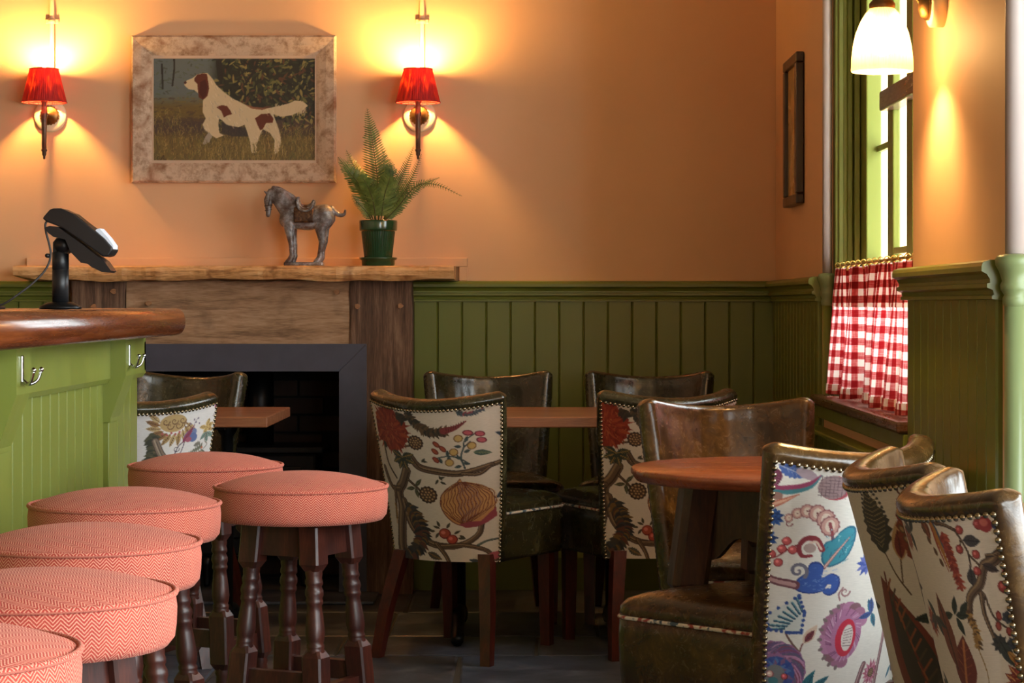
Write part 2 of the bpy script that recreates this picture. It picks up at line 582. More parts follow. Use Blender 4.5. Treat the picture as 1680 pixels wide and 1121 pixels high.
def flags():
    y = 1.2
    while y < BACK_Y + 0.02:
        h = rnd.uniform(0.36, 0.62)
        y1 = min(y + h, BACK_Y + 0.02)
        if BACK_Y - y1 < 0.2: y1 = BACK_Y + 0.02
        x = -2.6 - rnd.uniform(0, 0.4)
        while x < BAY_X:
            w = rnd.uniform(0.45, 0.95)
            x1 = min(x + w, BAY_X + 0.05)
            g = 0.006
            j = lambda: rnd.uniform(-0.006, 0.006)
            poly = [(x + g + j(), y + g + j()), (x1 - g + j(), y + g + j()), (x1 - g + j(), y1 - g + j()), (x + g + j(), y1 - g + j())]
            cx = sum(p[0] for p in poly) / 4; cy = sum(p[1] for p in poly) / 4
            dz = rnd.uniform(-0.0015, 0.0)
            m = MB()
            inner = [(p[0] + (cx - p[0]) * 0.02, p[1] + (cy - p[1]) * 0.025) for p in poly]
            vs = [(a - cx, b - cy, -0.02) for a, b in poly] + [(a - cx, b - cy, dz - 0.004) for a, b in poly] + [(a - cx, b - cy, dz) for a, b in inner]
            fs = [(8, 9, 10, 11)]
            for k in range(4):
                k2 = (k + 1) % 4
                fs += [(k, k2, 4 + k2, 4 + k), (4 + k, 4 + k2, 8 + k2, 8 + k)]
            m.add(vs, fs)
            m.build('flagstone', 'slate', floor, (cx, cy, 0))
            x = x1
        y = y1


flags()

ceiling = MB().box(LEFT_X, BAY_X + 0.1, REAR_Y, BACK_Y + 0.5, CEIL, CEIL + 0.1).build('ceiling', 'pale_ceiling')
struct(ceiling, 'plain pale plaster ceiling above the room')

# back wall with the fireplace opening (x -1.50..-0.712, z 0..0.84)
OX0, OX1, OZ = -1.47, -0.712, 0.845
wb = MB()
wb.box(LEFT_X, OX0 - 0.02, BACK_Y, BACK_Y + 0.2, -0.1, CEIL)
wb.box(OX1 + 0.02, BAY_X, BACK_Y, BACK_Y + 0.2, -0.1, CEIL)
wb.box(OX0 - 0.02, OX1 + 0.02, BACK_Y, BACK_Y + 0.2, OZ + 0.02, CEIL)
wall_back = struct(wb.build('wall_back', 'peach_plaster'), 'peach plaster back wall above green boarding')

wall_left = struct(MB().box(LEFT_X - 0.1, LEFT_X, REAR_Y, BACK_Y, -.1, CEIL).build('wall_left', 'peach_plaster'), 'peach plaster wall behind the bar')

# rear wall (behind the camera)
wall_rear = struct(MB().box(LEFT_X, BAY_X, REAR_Y - 0.15, REAR_Y, -0.1, CEIL).build('wall_rear', 'peach_plaster'), 'plain peach plaster wall opposite the fireplace')

# right wall: far section, under-window section, pier, bay
W1A, W1B = 5.45, 7.10
wr = MB()
wr.box(RIGHT_X, 1.118, W1B, BACK_Y, -.1, CEIL)
wr.box(RIGHT_X, 1.118, W1A, W1B, -.1, 0.775)
wr.box(RIGHT_X, 1.118, W1A, W1B, 2.52, CEIL)
wr.box(RIGHT_X, BAY_X, 4.38, W1A, -.1, CEIL)
for a, b in ((4.0, 4.38), (1.15, 1.4), (REAR_Y, -2.55)):
    wr.box(BAY_X, BAY_X + 0.12, a, b, -.1, CEIL)
for a, b, z0, z1 in ((1.4, 4.0, 0.6, 2.15), (-2.55, 1.15, 0.5, 2.3)):
    wr.box(BAY_X, BAY_X + 0.12, a, b, -.1, z0)
    wr.box(BAY_X, BAY_X + 0.12, a, b, z1, CEIL)
wall_right = struct(wr.build('wall_right', 'peach_plaster'), 'peach plaster window wall with boarded pier')

# ---- tongue and groove boards (children of their wall)
BW = 0.0935


def board_mesh(w, h, axis):
    """V-jointed board, base at z=0, face towards -y (axis 'y') or -x (axis 'x')"""
    t, c = 0.014, 0.005
    prof = [(-w / 2 + 0.0006, 0), (-w / 2 + 0.0006, -(t - c)), (-w / 2 + c, -t), (w / 2 - c, -t), (w / 2 - 0.0006, -(t - c)), (w / 2 - 0.0006, 0)]
    m = MB()
    if axis == 'y': m.prism(prof, 'z', 0, h)
    elif axis == '-x': m.prism([(q, p) for p, q in prof], 'z', 0, h)
    else: m.prism([(-q, p) for p, q in prof], 'z', 0, h)
    return m.mesh('board')


bm_back = board_mesh(BW, 0.985, 'y')
x = -0.438 + BW / 2
n = 0
while x - BW / 2 < RIGHT_X:
    obj('board', bm_back, 'green_paint', wall_back, (min(x, RIGHT_X - BW / 2 + 0.01), BACK_Y, 0.14)); x += BW
x = -1.77 - BW / 2
while x > -3.0:
    obj('board', bm_back, 'green_paint', wall_back, (x, BACK_Y, 0.14)); x -= BW

bm_side = board_mesh(BW, 0.985, '-x')
for a, b in ((W1B + 0.03, BACK_Y - 0.014), (4.42, W1A)):
    k = int(round((b - a) / BW)); w = (b - a) / k
    me = board_mesh(w, 0.985, '-x')
    for i in range(k):
        obj('board', me, 'green_paint', wall_right, (RIGHT_X, a + (i + 0.5) * w, 0.14))
k = int(round((W1B - W1A) / BW)); w = (W1B - W1A) / k
me = board_mesh(w, 0.55, '-x')
for i in range(k):
    obj('board', me, 'green_paint', wall_right, (RIGHT_X, W1A + (i + 0.5) * w, 0.14))

# ---- dado rail and skirting
DADO = [(0, 1.189), (0.030, 1.189), (0.044, 1.184), (0.047, 1.176), (0.047, 1.166), (0.036, 1.160), (0.030, 1.150), (0.030, 1.143),
        (0.036, 1.141), (0.036, 1.133), (0.024, 1.128), (0.022, 1.119), (0.026, 1.117), (0.026, 1.110), (0, 1.108)]
SKIRT = [(0, 0), (0.024, 0), (0.024, 0.125), (0.018, 0.14), (0.012, 0.152), (0, 0.152)]


def run_y(name, prof, x0, x1, mat='green_paint'):           # along the back wall
    return MB().prism([(BACK_Y - p, z) for p, z in prof], 'x', x0, x1).build(name, mat)


def run_x(name, prof, y0, y1, xw=RIGHT_X, mat='green_paint'):   # along the right wall
    return MB().prism([(xw - p, z) for p, z in prof], 'y', y0, y1).build(name, mat)


struct(run_y('trim_1', DADO, -0.437, RIGHT_X), 'green moulded dado rail on back wall right of fireplace')
struct(run_y('trim_2', DADO, -3.0, -1.76), 'green moulded dado rail left of fireplace')
struct(run_x('trim_3', DADO, W1B + 0.01, BACK_Y), 'green dado rail on side wall under small dark frame')
struct(run_x('trim_4', DADO, 4.40, W1A + 0.03), 'green dado rail on the pier below glass wall lamp')
struct(run_y('baseboard_back', SKIRT, -0.437, RIGHT_X), 'green painted skirting along the back wall')
struct(run_x('baseboard_right', SKIRT, 4.40, BACK_Y), 'green painted skirting along the window wall')


# corner beads: white column above the dado, moulded cap, green post below
def corner_bead(n, x, y, r):
    b = MB().lathe([(r, 1.19), (r, CEIL)], 20, (x, y, 0)).build('trim_%d' % n, 'white_plaster')
    struct(b, 'white rounded corner bead with green cap and post, ' + ('between side wall and window' if n == 5 else 'at near edge of pier'))
    cap = [(r * 0.9, 1.09), (r * 1.25, 1.10), (r * 1.25, 1.112), (r * 1.1, 1.118), (r * 1.45, 1.128), (r * 1.5, 1.138), (r * 1.3, 1.146),
           (r * 1.6, 1.165), (r * 1.95, 1.178), (r * 2.0, 1.190), (r * 1.7, 1.197), (r * 1.0, 1.20)]
    MB().lathe(cap, 24, (x, y, 0)).build('cap', 'cap_green_paint', b)
    MB().lathe([(r * 1.08, 0.0), (r * 1.08, 1.10)], 20, (x, y, 0)).build('post', 'green_paint' if n == 5 else 'cap_green_paint', b)


corner_bead(5, RIGHT_X + 0.012, W1B - 0.004, 0.0155)
corner_bead(6, RIGHT_X + 0.015, 4.375, 0.020)

# painted timber fillet framing the mantel shelf end on the wall
fm = MB()
SH_X0, SH_X1 = -1.912, -0.274
fm.box(SH_X0 - 0.012, SH_X1 + 0.045, BACK_Y - 0.022, BACK_Y, 1.243, 1.278, 0.003)
fm.box(SH_X1 + 0.012, SH_X1 + 0.045, BACK_Y - 0.0215, BACK_Y, 1.189, 1.2435, 0.003)
struct(fm.build('trim_7', 'peach_plaster'), 'peach painted fillet strip above and beside mantel shelf')

# ---- window 1 (seen obliquely behind the pier)
win = struct(MB().box(1.085, 1.122, W1A, W1B, 0.80, 0.84).box(1.085, 1.122, W1A, W1B, 2.46, 2.52).build('window_1', 'bar_green_paint'),
             'tall green sash window with bright daylight behind gingham curtain')
wf = MB()
wf.box(0.99, 1.030, 7.055, 7.10, 0.80, 2.52, 0.004)
wf.box(1.0, 1.018, 7.045, 7.06, 0.80, 2.52, 0.004)
wf.build('architrave', 'green_paint', win)
wf = MB()
wf.box(1.032, 1.050, 7.075, 7.10, 0.80, 2.52, 0.003)
wf.box(1.052, 1.070, 7.050, 7.10, 0.80, 2.52, 0.003)
wf.build('jamb_lining', 'bar_green_paint', win)
MB().box(0.99, 1.120, W1A, W1B, 2.44, 2.52, 0.004).build('head_lining', 'green_paint', win)
MB().box(1.072, 1.122, 6.94, 7.10, 0.82, 2.46, 0.004).build('outer_stile', 'green_paint', win)
MB().box(1.100, 1.125, 6.606, 6.700, 0.82, 2.46, 0.004).build('mullion', 'green_paint', win)
for zz in (1.23, 1.59, 1.95):
    MB().box(1.106, 1.124, 6.700, 6.941, zz - 0.010, zz + 0.010, 0.002).build('glazing_bar', 'bar_green_paint', win)
MB().box(1.115, 1.118, 6.700, 6.941, 0.84, 2.46).build('pane', 'window_glass', win)
MB().box(1.068, 1.122, 5.50, 6.66, 1.685, 1.745, 0.006).build('meeting_rail', 'sill_wood', win)
for y0, y1 in ((6.27, 6.366), (5.88, 5.94), (5.45, 5.54)):
    MB().box(1.100, 1.125, y0, y1, 0.84, 1.70, 0.004).build('sash_stile', 'green_paint', win)
    MB().box(1.100, 1.125, y0, y1, 1.70, 2.46, 0.004).build('sash_stile', 'green_paint', win)
for zz in (1.26, 2.08):
    MB().box(1.104, 1.124, 5.54, 6.606, zz - 0.010, zz + 0.010, 0.002).build('glazing_bar', 'bar_green_paint', win)
MB().box(1.10, 1.125, 5.50, 6.606, 0.82, 0.90, 0.004).build('bottom_rail', 'bar_green_paint', win)
for y0, y1 in ((5.54, 5.88), (5.94, 6.27), (6.366, 6.606)):
    MB().box(1.115, 1.118, y0, y1, 0.88, 1.70).build('pane', 'window_glass', win)
    MB().box(1.115, 1.118, y0, y1, 1.72, 2.46).build('pane', 'window_glass', win)
MB().box(0.918, 1.12, W1A + 0.002, W1B + 0.02, 0.776, 0.808, 0.008).build('window_sill', 'sill_wood', win)
MB().box(0.934, RIGHT_X, W1A + 0.005, W1B + 0.018, 0.735, 0.776, 0.004).build('sill_apron', 'green_paint', win)
MB().box(0.90, RIGHT_X, W1A + 0.004, W1B + 0.9, 0.690, 0.705, 0.004).build('panel_cap', 'green_paint', win)


# ---- bay windows and rear window (outside the frame, they light the room)
def plain_window(n, axis, fixed, a, b, z0, z1, label):
    def bx(m, u0, u1, w0, w1, d0, d1):
        return m.box(fixed + d0, fixed + d1, u0, u1, w0, w1) if axis == 'x' else m.box(u0, u1, fixed + d0, fixed + d1, w0, w1)
    m = MB()
    for u0, u1, w0, w1 in ((a, b, z0, z0 + 0.06), (a, b, z1 - 0.06, z1), (a, a + 0.06, z0 + 0.06, z1 - 0.06), (b - 0.06, b, z0 + 0.06, z1 - 0.06)):
        bx(m, u0, u1, w0, w1, 0.01, 0.07)
    w = struct(m.build('window_%d' % n, 'bar_green_paint'), label)
    k = 3
    for i in range(1, k):
        u = a + (b - a) * i / k
        m = MB(); bx(m, u - 0.025, u + 0.025, z0 + 0.06, z1 - 0.06, 0.012, 0.068); m.build('mullion', 'bar_green_paint', w)
    for i in range(k):
        m = MB(); bx(m, a + 0.06 + (b - a - .12) * i / k, a + 0.06 + (b - a - .12) * (i + 1) / k, (z0 + z1) / 2 - 0.02, (z0 + z1) / 2 + 0.02, 0.02, 0.06)
        m.build('glazing_bar', 'bar_green_paint', w)
    m = MB(); bx(m, a + 0.05, b - 0.05, z0 + 0.05, z1 - 0.05, 0.036, 0.042); m.build('pane', 'window_glass', w)


plain_window(2, 'x', BAY_X, 1.4, 4.0, 0.6, 2.15, 'green framed bay window beside the near chairs')
plain_window(3, 'x', BAY_X, -2.55, 1.15, 0.5, 2.3, 'wide green framed side window nearest the entrance')

# ------------------------------------------------------------------ fireplace
fp = thing('fireplace', 'oak beam fireplace with live-edge mantel and dark steel surround', 'fireplace', (-1.10, BACK_Y, 0))
FX, FY = -1.10, BACK_Y


def fpart(m, name, mat, parent=None):
    m.v = [(a - FX, b - FY, c) for a, b, c in m.v]
    return m.build(name, mat, parent or fp)


def rough_plank(x0, x1, y0, y1, z0, z1, amp, seed, vertical):
    r = random.Random(seed)
    m = MB()
    N = 22
    ring = []
    for i in range(N + 1):
        t = i / N
        j = lambda: r.uniform(-amp, amp)
        if vertical:
            z = z0 + (z1 - z0) * t
            ring.append([(x0 + j(), y0 + j() * 0.5, z), (x0 + 0.006 + j() * .3, y0 - 0.004, z), (x1 - 0.006 + j() * .3, y0 - 0.004, z), (x1 + j(), y0 + j() * 0.5, z), (x1, y1, z), (x0, y1, z)])
        else:
            xx = x0 + (x1 - x0) * t
            ring.append([(xx, y0 + j() * .5, z0 + j()), (xx, y0 - 0.004, z0 + 0.006), (xx, y0 - 0.004, z1 - 0.006), (xx, y0 + j() * .5, z1 + j()), (xx, y1, z1), (xx, y1, z0)])
    vs = [p for q in ring for p in q]
    fs = []
    for i in range(N):
        for k in range(6):
            k2 = (k + 1) % 6
            fs.append((i * 6 + k, i * 6 + k2, (i + 1) * 6 + k2, (i + 1) * 6 + k))
    fs += [list(range(6))[::-1], [N * 6 + k for k in range(6)]]
    return m.add(vs, fs)


PF = 8.315            # face of the posts
fpart(rough_plank(-0.672, -0.436, PF, BACK_Y - 0.002, 0, 1.188, 0.004, 3, True), 'post', 'old_oak')
fpart(rough_plank(-1.728, -1.522, PF, BACK_Y - 0.002, 0, 1.188, 0.004, 4, True), 'post', 'old_oak')
fpart(rough_plank(-1.520, -0.674, PF + 0.008, BACK_Y - 0.002, 0.935, 1.188, 0.003, 5, False), 'lintel', 'old_oak_lintel')
for px_, pz in ((-0.643, 1.091), (-0.480, 1.093), (-1.433, 1.102), (-1.566, 1.148), (-0.72, 1.145), (-1.64, 1.09)):
    m = MB()
    s = 0.010
    q = [(px_ + s * math.cos(a) * (1 + .25 * math.sin(3 * a + px_ * 9)), pz + s * math.sin(a)) for a in [i * math.pi / 4 for i in range(8)]]
    m.prism(q, 'y', PF - 0.016, PF + 0.02)
    fpart(m, 'peg', 'peg_oak')

# steel frame: three mitred members around the opening
t_ = 0.104; f0, f1 = PF - 0.014, BACK_Y - 0.004
X0, X1, ZT = OX0, OX1, OZ


def mitre(poly_out, poly_in):
    m = MB()
    n = len(poly_out)
    vs = [(p[0], f0, p[1]) for p in poly_out] + [(p[0], f1, p[1]) for p in poly_out]
    fs = [list(range(n)), list(range(n, 2 * n))[::-1]] + [(i, n + i, n + (i + 1) % n, (i + 1) % n) for i in range(n)]
    return m.add(vs, fs)


e = 0.0008
fpart(mitre([(X0 + e, ZT), (X1 - e, ZT), (X1 + t_ - e, ZT + t_), (X0 - t_ + e, ZT + t_)], None), 'surround_top', 'fire_steel')
fpart(mitre([(X1, 0), (X1 + t_, 0), (X1 + t_, ZT + t_ - e), (X1, ZT - e)], None), 'surround_side', 'fire_steel')
fpart(mitre([(X0 - t_, 0), (X0, 0), (X0, ZT - e), (X0 - t_, ZT + t_ - e)], None), 'surround_side', 'fire_steel')

# mantel shelf with a live edge
r = random.Random(11)
N = 90
ring = []
ph = [r.uniform(0, 6.28) for _ in range(6)]
for i in range(N + 1):
    xx = SH_X0 + (SH_X1 - SH_X0) * i / N
    wv = 0.010 * math.sin(xx * 5 + ph[0]) + 0.006 * math.sin(xx * 13 + ph[1]) + 0.003 * math.sin(xx * 37 + ph[2]) + r.uniform(-0.0015, 0.0015)
    zb = 0.004 * math.sin(xx * 7 + ph[3]) + 0.003 * math.sin(xx * 23 + ph[4]) + r.uniform(-0.001, 0.001)
    yf = 8.165 + wv
    zt = 1.243; z0 = 1.190 + zb + (0.012 if xx < -1.8 else 0) * min(1, (-1.8 - xx) / 0.1)
    ring.append([(xx, BACK_Y - 0.024, zt), (xx, yf + 0.016, zt), (xx, yf + 0.004, zt - 0.004 + zb * .3), (xx, yf, zt - 0.018),
                 (xx, yf + 0.006 + zb, zt - 0.036), (xx, yf + 0.020, z0), (xx, BACK_Y - 0.024, 1.190)])
vs = [p for q in ring for p in q]; K = 7
fs = []
for i in range(N):
    for k in range(K):
        k2 = (k + 1) % K
        fs.append((i * K + k, i * K + k2, (i + 1) * K + k2, (i + 1) * K + k))
fs += [list(range(K))[::-1], [N * K + k for k in range(K)]]
fpart(MB().add(vs, fs), 'mantel_shelf', 'live_edge_oak')

# firebox: back, cheeks, brick courses
fb = MB()
fb.box(OX0 - 0.02, OX0, BACK_Y, 8.88, -.02, OZ + 0.06)
fb.box(OX1, OX1 + 0.02, BACK_Y, 8.88, -.02, OZ + 0.06)
fb.box(OX0 - 0.02, OX1 + 0.02, 8.88, 8.92, -.02, OZ + 0.06)
fb.box(OX0 - 0.02, OX1 + 0.02, BACK_Y, 8.92, OZ + 0.02, OZ + 0.06)
firebox = fpart(fb, 'firebox', 'soot')
bme = MB().box(-0.104, 0.104, -0.014, 0.014, -0.031, 0.031, 0.004).mesh('brick')
row = 0; z = 0.04
while z < OZ - 0.02:
    x = OX0 + (0.104 if row % 2 else 0.0)
    while x < OX1 + 0.05:
        if OX0 + 0.1 <= x + 0.0 <= OX1 - 0.1:
            obj('brick', bme, 'soot_brick', firebox, (x - FX, 8.872 - FY - rnd.uniform(0, .005), z))
        x += 0.218
    z += 0.072; row += 1

# little cast iron stove standing in the firebox
st = thing('stove', 'small black cast iron stove inside the dark fireplace opening', 'stove', (-1.06, 8.66, 0))
m = MB().box(-0.24, 0.24, -0.14, 0.14, 0.12, 0.52, 0.012); m.build('body', 'cast_iron', st)
MB().box(-0.27, 0.27, -0.165, 0.165, 0.52, 0.545, 0.006).build('top_plate', 'cast_iron', st)
d = MB().box(-0.19, 0.19, -0.158, -0.14, 0.19, 0.47, 0.006).build('door', 'cast_iron', st)
MB().box(-0.145, 0.145, -0.165, -0.158, 0.24, 0.43, 0.003).build('pane', 'black_gloss', d)
MB().tube([(0.165, -0.158, 0.33), (0.165, -0.185, 0.33), (0.165, -0.19, 0.29)], 0.006).build('handle', 'cast_iron', d)
for sx in (-1, 1):
    for sy in (-1, 1):
        MB().lathe([(0.014, 0.0), (0.012, 0.01), (0.02, 0.08), (0.026, 0.125)], 12, (sx * 0.19, sy * 0.1, 0)).build('leg', 'cast_iron', st)
MB().lathe([(0.055, 0.545), (0.055, 0.86)], 20, (0, 0.04, 0)).build('flue', 'cast_iron', st)

# hearth stone
hs = MB().box(-1.62, -0.56, 8.02, 8.298, 0.0, 0.012, 0.004).build('hearth_stone', 'slate')
tag(hs, 'flat dark hearth slab in front of the fireplace', 'hearth')

# ------------------------------------------------------------------ drawing prints (numpy rasteriser; result goes to a colour attribute)
class Canvas:
    def __init__(s, w, h, bgc, sc=1.0):
        s.sc = sc; s.w = int(w * sc); s.h = int(h * sc)
        s.a = np.ones((s.h, s.w, 3)) * np.asarray(bgc, float)

    def _box(s, x0, y0, x1, y1):
        x0 = max(int(x0) - 1, 0); y0 = max(int(y0) - 1, 0); x1 = min(int(x1) + 2, s.w); y1 = min(int(y1) + 2, s.h)
        if x1 <= x0 or y1 <= y0: return None
        yy, xx = np.mgrid[y0:y1, x0:x1]
        return y0, y1, x0, x1, xx + 0.5, yy + 0.5

    def poly(s, pts, col, alpha=1.0):
        p = np.asarray(pts, float) * s.sc
        b = s._box(p[:, 0].min(), p[:, 1].min(), p[:, 0].max(), p[:, 1].max())
        if b is None: return s
        y0, y1, x0, x1, xx, yy = b
        ins = np.zeros(xx.shape, bool)
        n = len(p)
        for i in range(n):
            (ax, ay), (bx, by) = p[i], p[(i + 1) % n]
            if ay == by: continue
            c = (ay > yy) != (by > yy)
            ins ^= c & (xx < (bx - ax) * (yy - ay) / (by - ay) + ax)
        reg = s.a[y0:y1, x0:x1]
        reg[ins] = reg[ins] * (1 - alpha) + np.asarray(col, float) * alpha
        return s

    def stroke(s, pts, w, col, alpha=1.0, smooth=6):
        if smooth: pts = catmull(pts, smooth)
        p = np.asarray(pts, float) * s.sc
        n = len(p)
        if np.isscalar(w): ws = np.full(n, float(w))
        else: ws = np.interp(np.linspace(0, 1, n), np.linspace(0, 1, len(w)), w)
        ws = np.maximum(ws * s.sc / 2, 0.45)
        b = s._box((p[:, 0] - ws).min(), (p[:, 1] - ws).min(), (p[:, 0] + ws).max(), (p[:, 1] + ws).max())
        if b is None: return s
        y0, y1, x0, x1, xx, yy = b
        ins = np.zeros(xx.shape, bool)
        for i in range(n - 1):
            a, c = p[i], p[i + 1]
            d = c - a; L2 = max(float(d @ d), 1e-9)
            t = np.clip(((xx - a[0]) * d[0] + (yy - a[1]) * d[1]) / L2, 0, 1)
            r = ws[i] + (ws[i + 1] - ws[i]) * t
            ins |= (xx - a[0] - t * d[0]) ** 2 + (yy - a[1] - t * d[1]) ** 2 < r * r
        reg = s.a[y0:y1, x0:x1]
        reg[ins] = reg[ins] * (1 - alpha) + np.asarray(col, float) * alpha
        return s

    def ell(s, c, rx, ry, col, rot=0.0, alpha=1.0, n=28, wob=0.0, k=9):
        q = []
        for i in range(n):
            a = 2 * math.pi * i / n
            f = 1 + wob * math.cos(k * a)
            x, y = rx * f * math.cos(a), ry * f * math.sin(a)
            q.append((c[0] + x * math.cos(rot) - y * math.sin(rot), c[1] + x * math.sin(rot) + y * math.cos(rot)))
        return s.poly(q, col, alpha)

    def disc(s, c, r, col, alpha=1.0): return s.ell(c, r, r, col, 0, alpha, 20)

    # ---- motifs
    def leaf(s, p, ang, ln, wd, col, vein=None, serr=0):
        a = R(ang); ca, sa = math.cos(a), math.sin(a)
        up = []; dn = []
        N = 14
        for i in range(N + 1):
            t = i / N
            h = wd / 2 * math.sin(math.pi * t ** 0.8)
            if serr and i % 2: h *= 1.35
            up.append((t * ln, -h)); dn.append((t * ln, h))
        q = [(p[0] + x * ca - y * sa, p[1] + x * sa + y * ca) for x, y in up + dn[::-1]]
        s.poly(q, col)
        if vein is not None:
            s.stroke([p, (p[0] + ln * .9 * ca, p[1] + ln * .9 * sa)], max(1.5, wd * 0.1), vein, smooth=0)
            for i in range(2, 6):
                t = i / 7
                for sg in (-1, 1):
                    x, y = t * ln, 0; x2, y2 = (t + .12) * ln, sg * wd * .33 * math.sin(math.pi * t)
                    s.stroke([(p[0] + x * ca - y * sa, p[1] + x * sa + y * ca), (p[0] + x2 * ca - y2 * sa, p[1] + x2 * sa + y2 * ca)], 1.5, vein, smooth=0)
        return s

    def branch(s, pts, w, col=(104, 82, 64), dark=(58, 42, 34), lite=(150, 124, 92)):
        ww = [w, w] if np.isscalar(w) else list(w)
        s.stroke(pts, [x + 6 for x in ww], dark)
        s.stroke(pts, [max(x - 2, 1) for x in ww], col)
        s.stroke([(p[0] - ww[0] * .18, p[1] - ww[0] * .12) for p in pts], [max(x * .22, 1.5) for x in ww], lite)
        s.stroke([(p[0] + ww[0] * .16, p[1] + ww[0] * .14) for p in pts], [max(x * .14, 1.2) for x in ww], dark)
        return s

    def berry(s, c, r, col=(176, 66, 62), dark=(110, 34, 34)):
        s.disc(c, r, dark); s.disc((c[0] - r * .05, c[1] - r * .05), r * .82, col)
        s.disc((c[0] - r * .25, c[1] - r * .2), r * .35, tuple(min(255, x + 50) for x in col))
        return s

    def ragged(s, c, r, cols, rg, petals=22, rings=6):
        for k in range(rings):
            rr = r * (1 - k / rings * 0.85)
            off = rg.uniform(0, 6)
            for i in range(petals):
                a = off + 2 * math.pi * i / petals + rg.uniform(-.08, .08)
                q = rr * rg.uniform(.85, 1.12)
                w = 2.4 * rr / petals
                tip = (c[0] + q * math.cos(a), c[1] + q * math.sin(a))
                b0 = (c[0] + .55 * rr * math.cos(a) - w * math.sin(a), c[1] + .55 * rr * math.sin(a) + w * math.cos(a))
                b1 = (c[0] + .55 * rr * math.cos(a) + w * math.sin(a), c[1] + .55 * rr * math.sin(a) - w * math.cos(a))
                s.poly([(c[0], c[1]), b0, tip, b1], cols[(i + k) % len(cols)])
        return s

    def pod(s, c, r, col=(84, 60, 46), dot=(186, 150, 104), rg=None):
        s.ell(c, r, r, (60, 42, 32), wob=.06, k=14, n=56); s.disc(c, r * .86, col)
        for k, m in ((0, 1), (1, 6), (2, 11)):
            for i in range(m):
                a = 2 * math.pi * i / m + k
                s.disc((c[0] + r * .34 * k * math.cos(a), c[1] + r * .34 * k * math.sin(a)), r * .11, dot)
        return s

    def feather(s, pts, w, cols, rg, n=34, body=None):
        pp = catmull(pts, 10)
        s.stroke(pts, [w * .5, w * .7, w * .4], body or cols[0])
        for i in range(n):
            t = i / (n - 1) * (len(pp) - 2)
            k = int(t)
            p = pp[k]; d = pp[min(k + 1, len(pp) - 1)] - p
            a = math.degrees(math.atan2(d[1], d[0]))
            for sg in (-1, 1):
                s.leaf((p[0], p[1]), a + sg * rg.uniform(45, 75), w * rg.uniform(.55, .85), w * .28, cols[rg.randrange(len(cols))])
        return s

    def spiral(s, c, r, turns, w, col, start=0.0, sg=1):
        pts = []
        for i in range(40):
            t = i / 39
            a = start + sg * turns * 2 * math.pi * t
            q = r * (1 - t * .92)
            pts.append((c[0] + q * math.cos(a), c[1] + q * math.sin(a)))
        return s.stroke(pts, [w, w * .5], col, smooth=0)

    def sample(s, x, y):
        """bilinear lookup (design units), wraps"""
        x = np.mod(np.asarray(x) * s.sc, s.w - 1.001); y = np.mod(np.asarray(y) * s.sc, s.h - 1.001)
        i = x.astype(int); j = y.astype(int); fx = (x - i)[..., None]; fy = (y - j)[..., None]
        a = s.a
        return (a[j, i] * (1 - fx) + a[j, i + 1] * fx) * (1 - fy) + (a[j + 1, i] * (1 - fx) + a[j + 1, i + 1] * fx) * fy


def grid_mesh(name, P, col=None, uv=None, smooth=True, flip=False):
    """P: (ny,nx,3) points -> quad grid with optional colour attribute 'print' and UVs"""
    ny, nx, _ = P.shape
    me = bpy.data.meshes.new(name)
    me.vertices.add(nx * ny)
    me.vertices.foreach_set('co', P.astype(np.float32).ravel())
    idx = np.arange(nx * ny).reshape(ny, nx)
    q = np.stack([idx[:-1, :-1], idx[:-1, 1:], idx[1:, 1:], idx[1:, :-1]], -1).reshape(-1, 4)
    if flip: q = q[:, ::-1]
    nf = len(q)
    me.loops.add(nf * 4); me.polygons.add(nf)
    me.loops.foreach_set('vertex_index', q.astype(np.int32).ravel())
    me.polygons.foreach_set('loop_start', np.arange(0, nf * 4, 4, dtype=np.int32))
    me.polygons.foreach_set('use_smooth', np.full(nf, smooth))
    me.update(calc_edges=True)
    if col is not None:
        at = me.color_attributes.new('print', 'FLOAT_COLOR', 'POINT')
        c = np.ones((nx * ny, 4), dtype=np.float32); c[:, :3] = lin(np.clip(col.reshape(-1, 3), 0, 255))
        at.data.foreach_set('color', c.ravel())
    if uv is not None:
        ul = me.uv_layers.new(name='UVMap')
        ul.data.foreach_set('uv', uv.reshape(-1, 2)[q.ravel()].astype(np.float32).ravel())
    me.validate()
    return me


# ------------------------------------------------------------------ bar
BX = -1.126          # face of the bar boarding
bar = thing('bar_counter', 'olive green boarded bar counter with corbels and coat hooks', 'bar counter', (-1.5, 4.4, 0))


def bpart(m, name, mat, parent=None):
    m.v = [(a + 1.5, b - 4.4, c) for a, b, c in m.v]
    return m.build(name, mat, parent or bar)


bpart(MB().box(-1.85, BX - 0.0, 2.4, 6.24, 0, 1.012), 'carcass', 'bar_green_paint')
bme = board_mesh(BW, 0.80, 'x')
y = 2.45
while y < 6.22:
    obj('board', bme, 'bar_green_paint', bar, (BX - 0.014 + 1.5 + 0.014, y - 4.4, 0.10)); y += BW
bpart(MB().box(BX, BX + 0.022, 2.4, 6.245, 0, 0.12, 0.004), 'skirting', 'bar_green_paint')
ap = MB().prism([(BX, 1.012), (BX + 0.034, 1.012), (BX + 0.034, 0.905), (BX + 0.026, 0.892), (BX, 0.892)], 'y', 2.4, 6.28)
bpart(ap, 'apron', 'bar_green_paint')
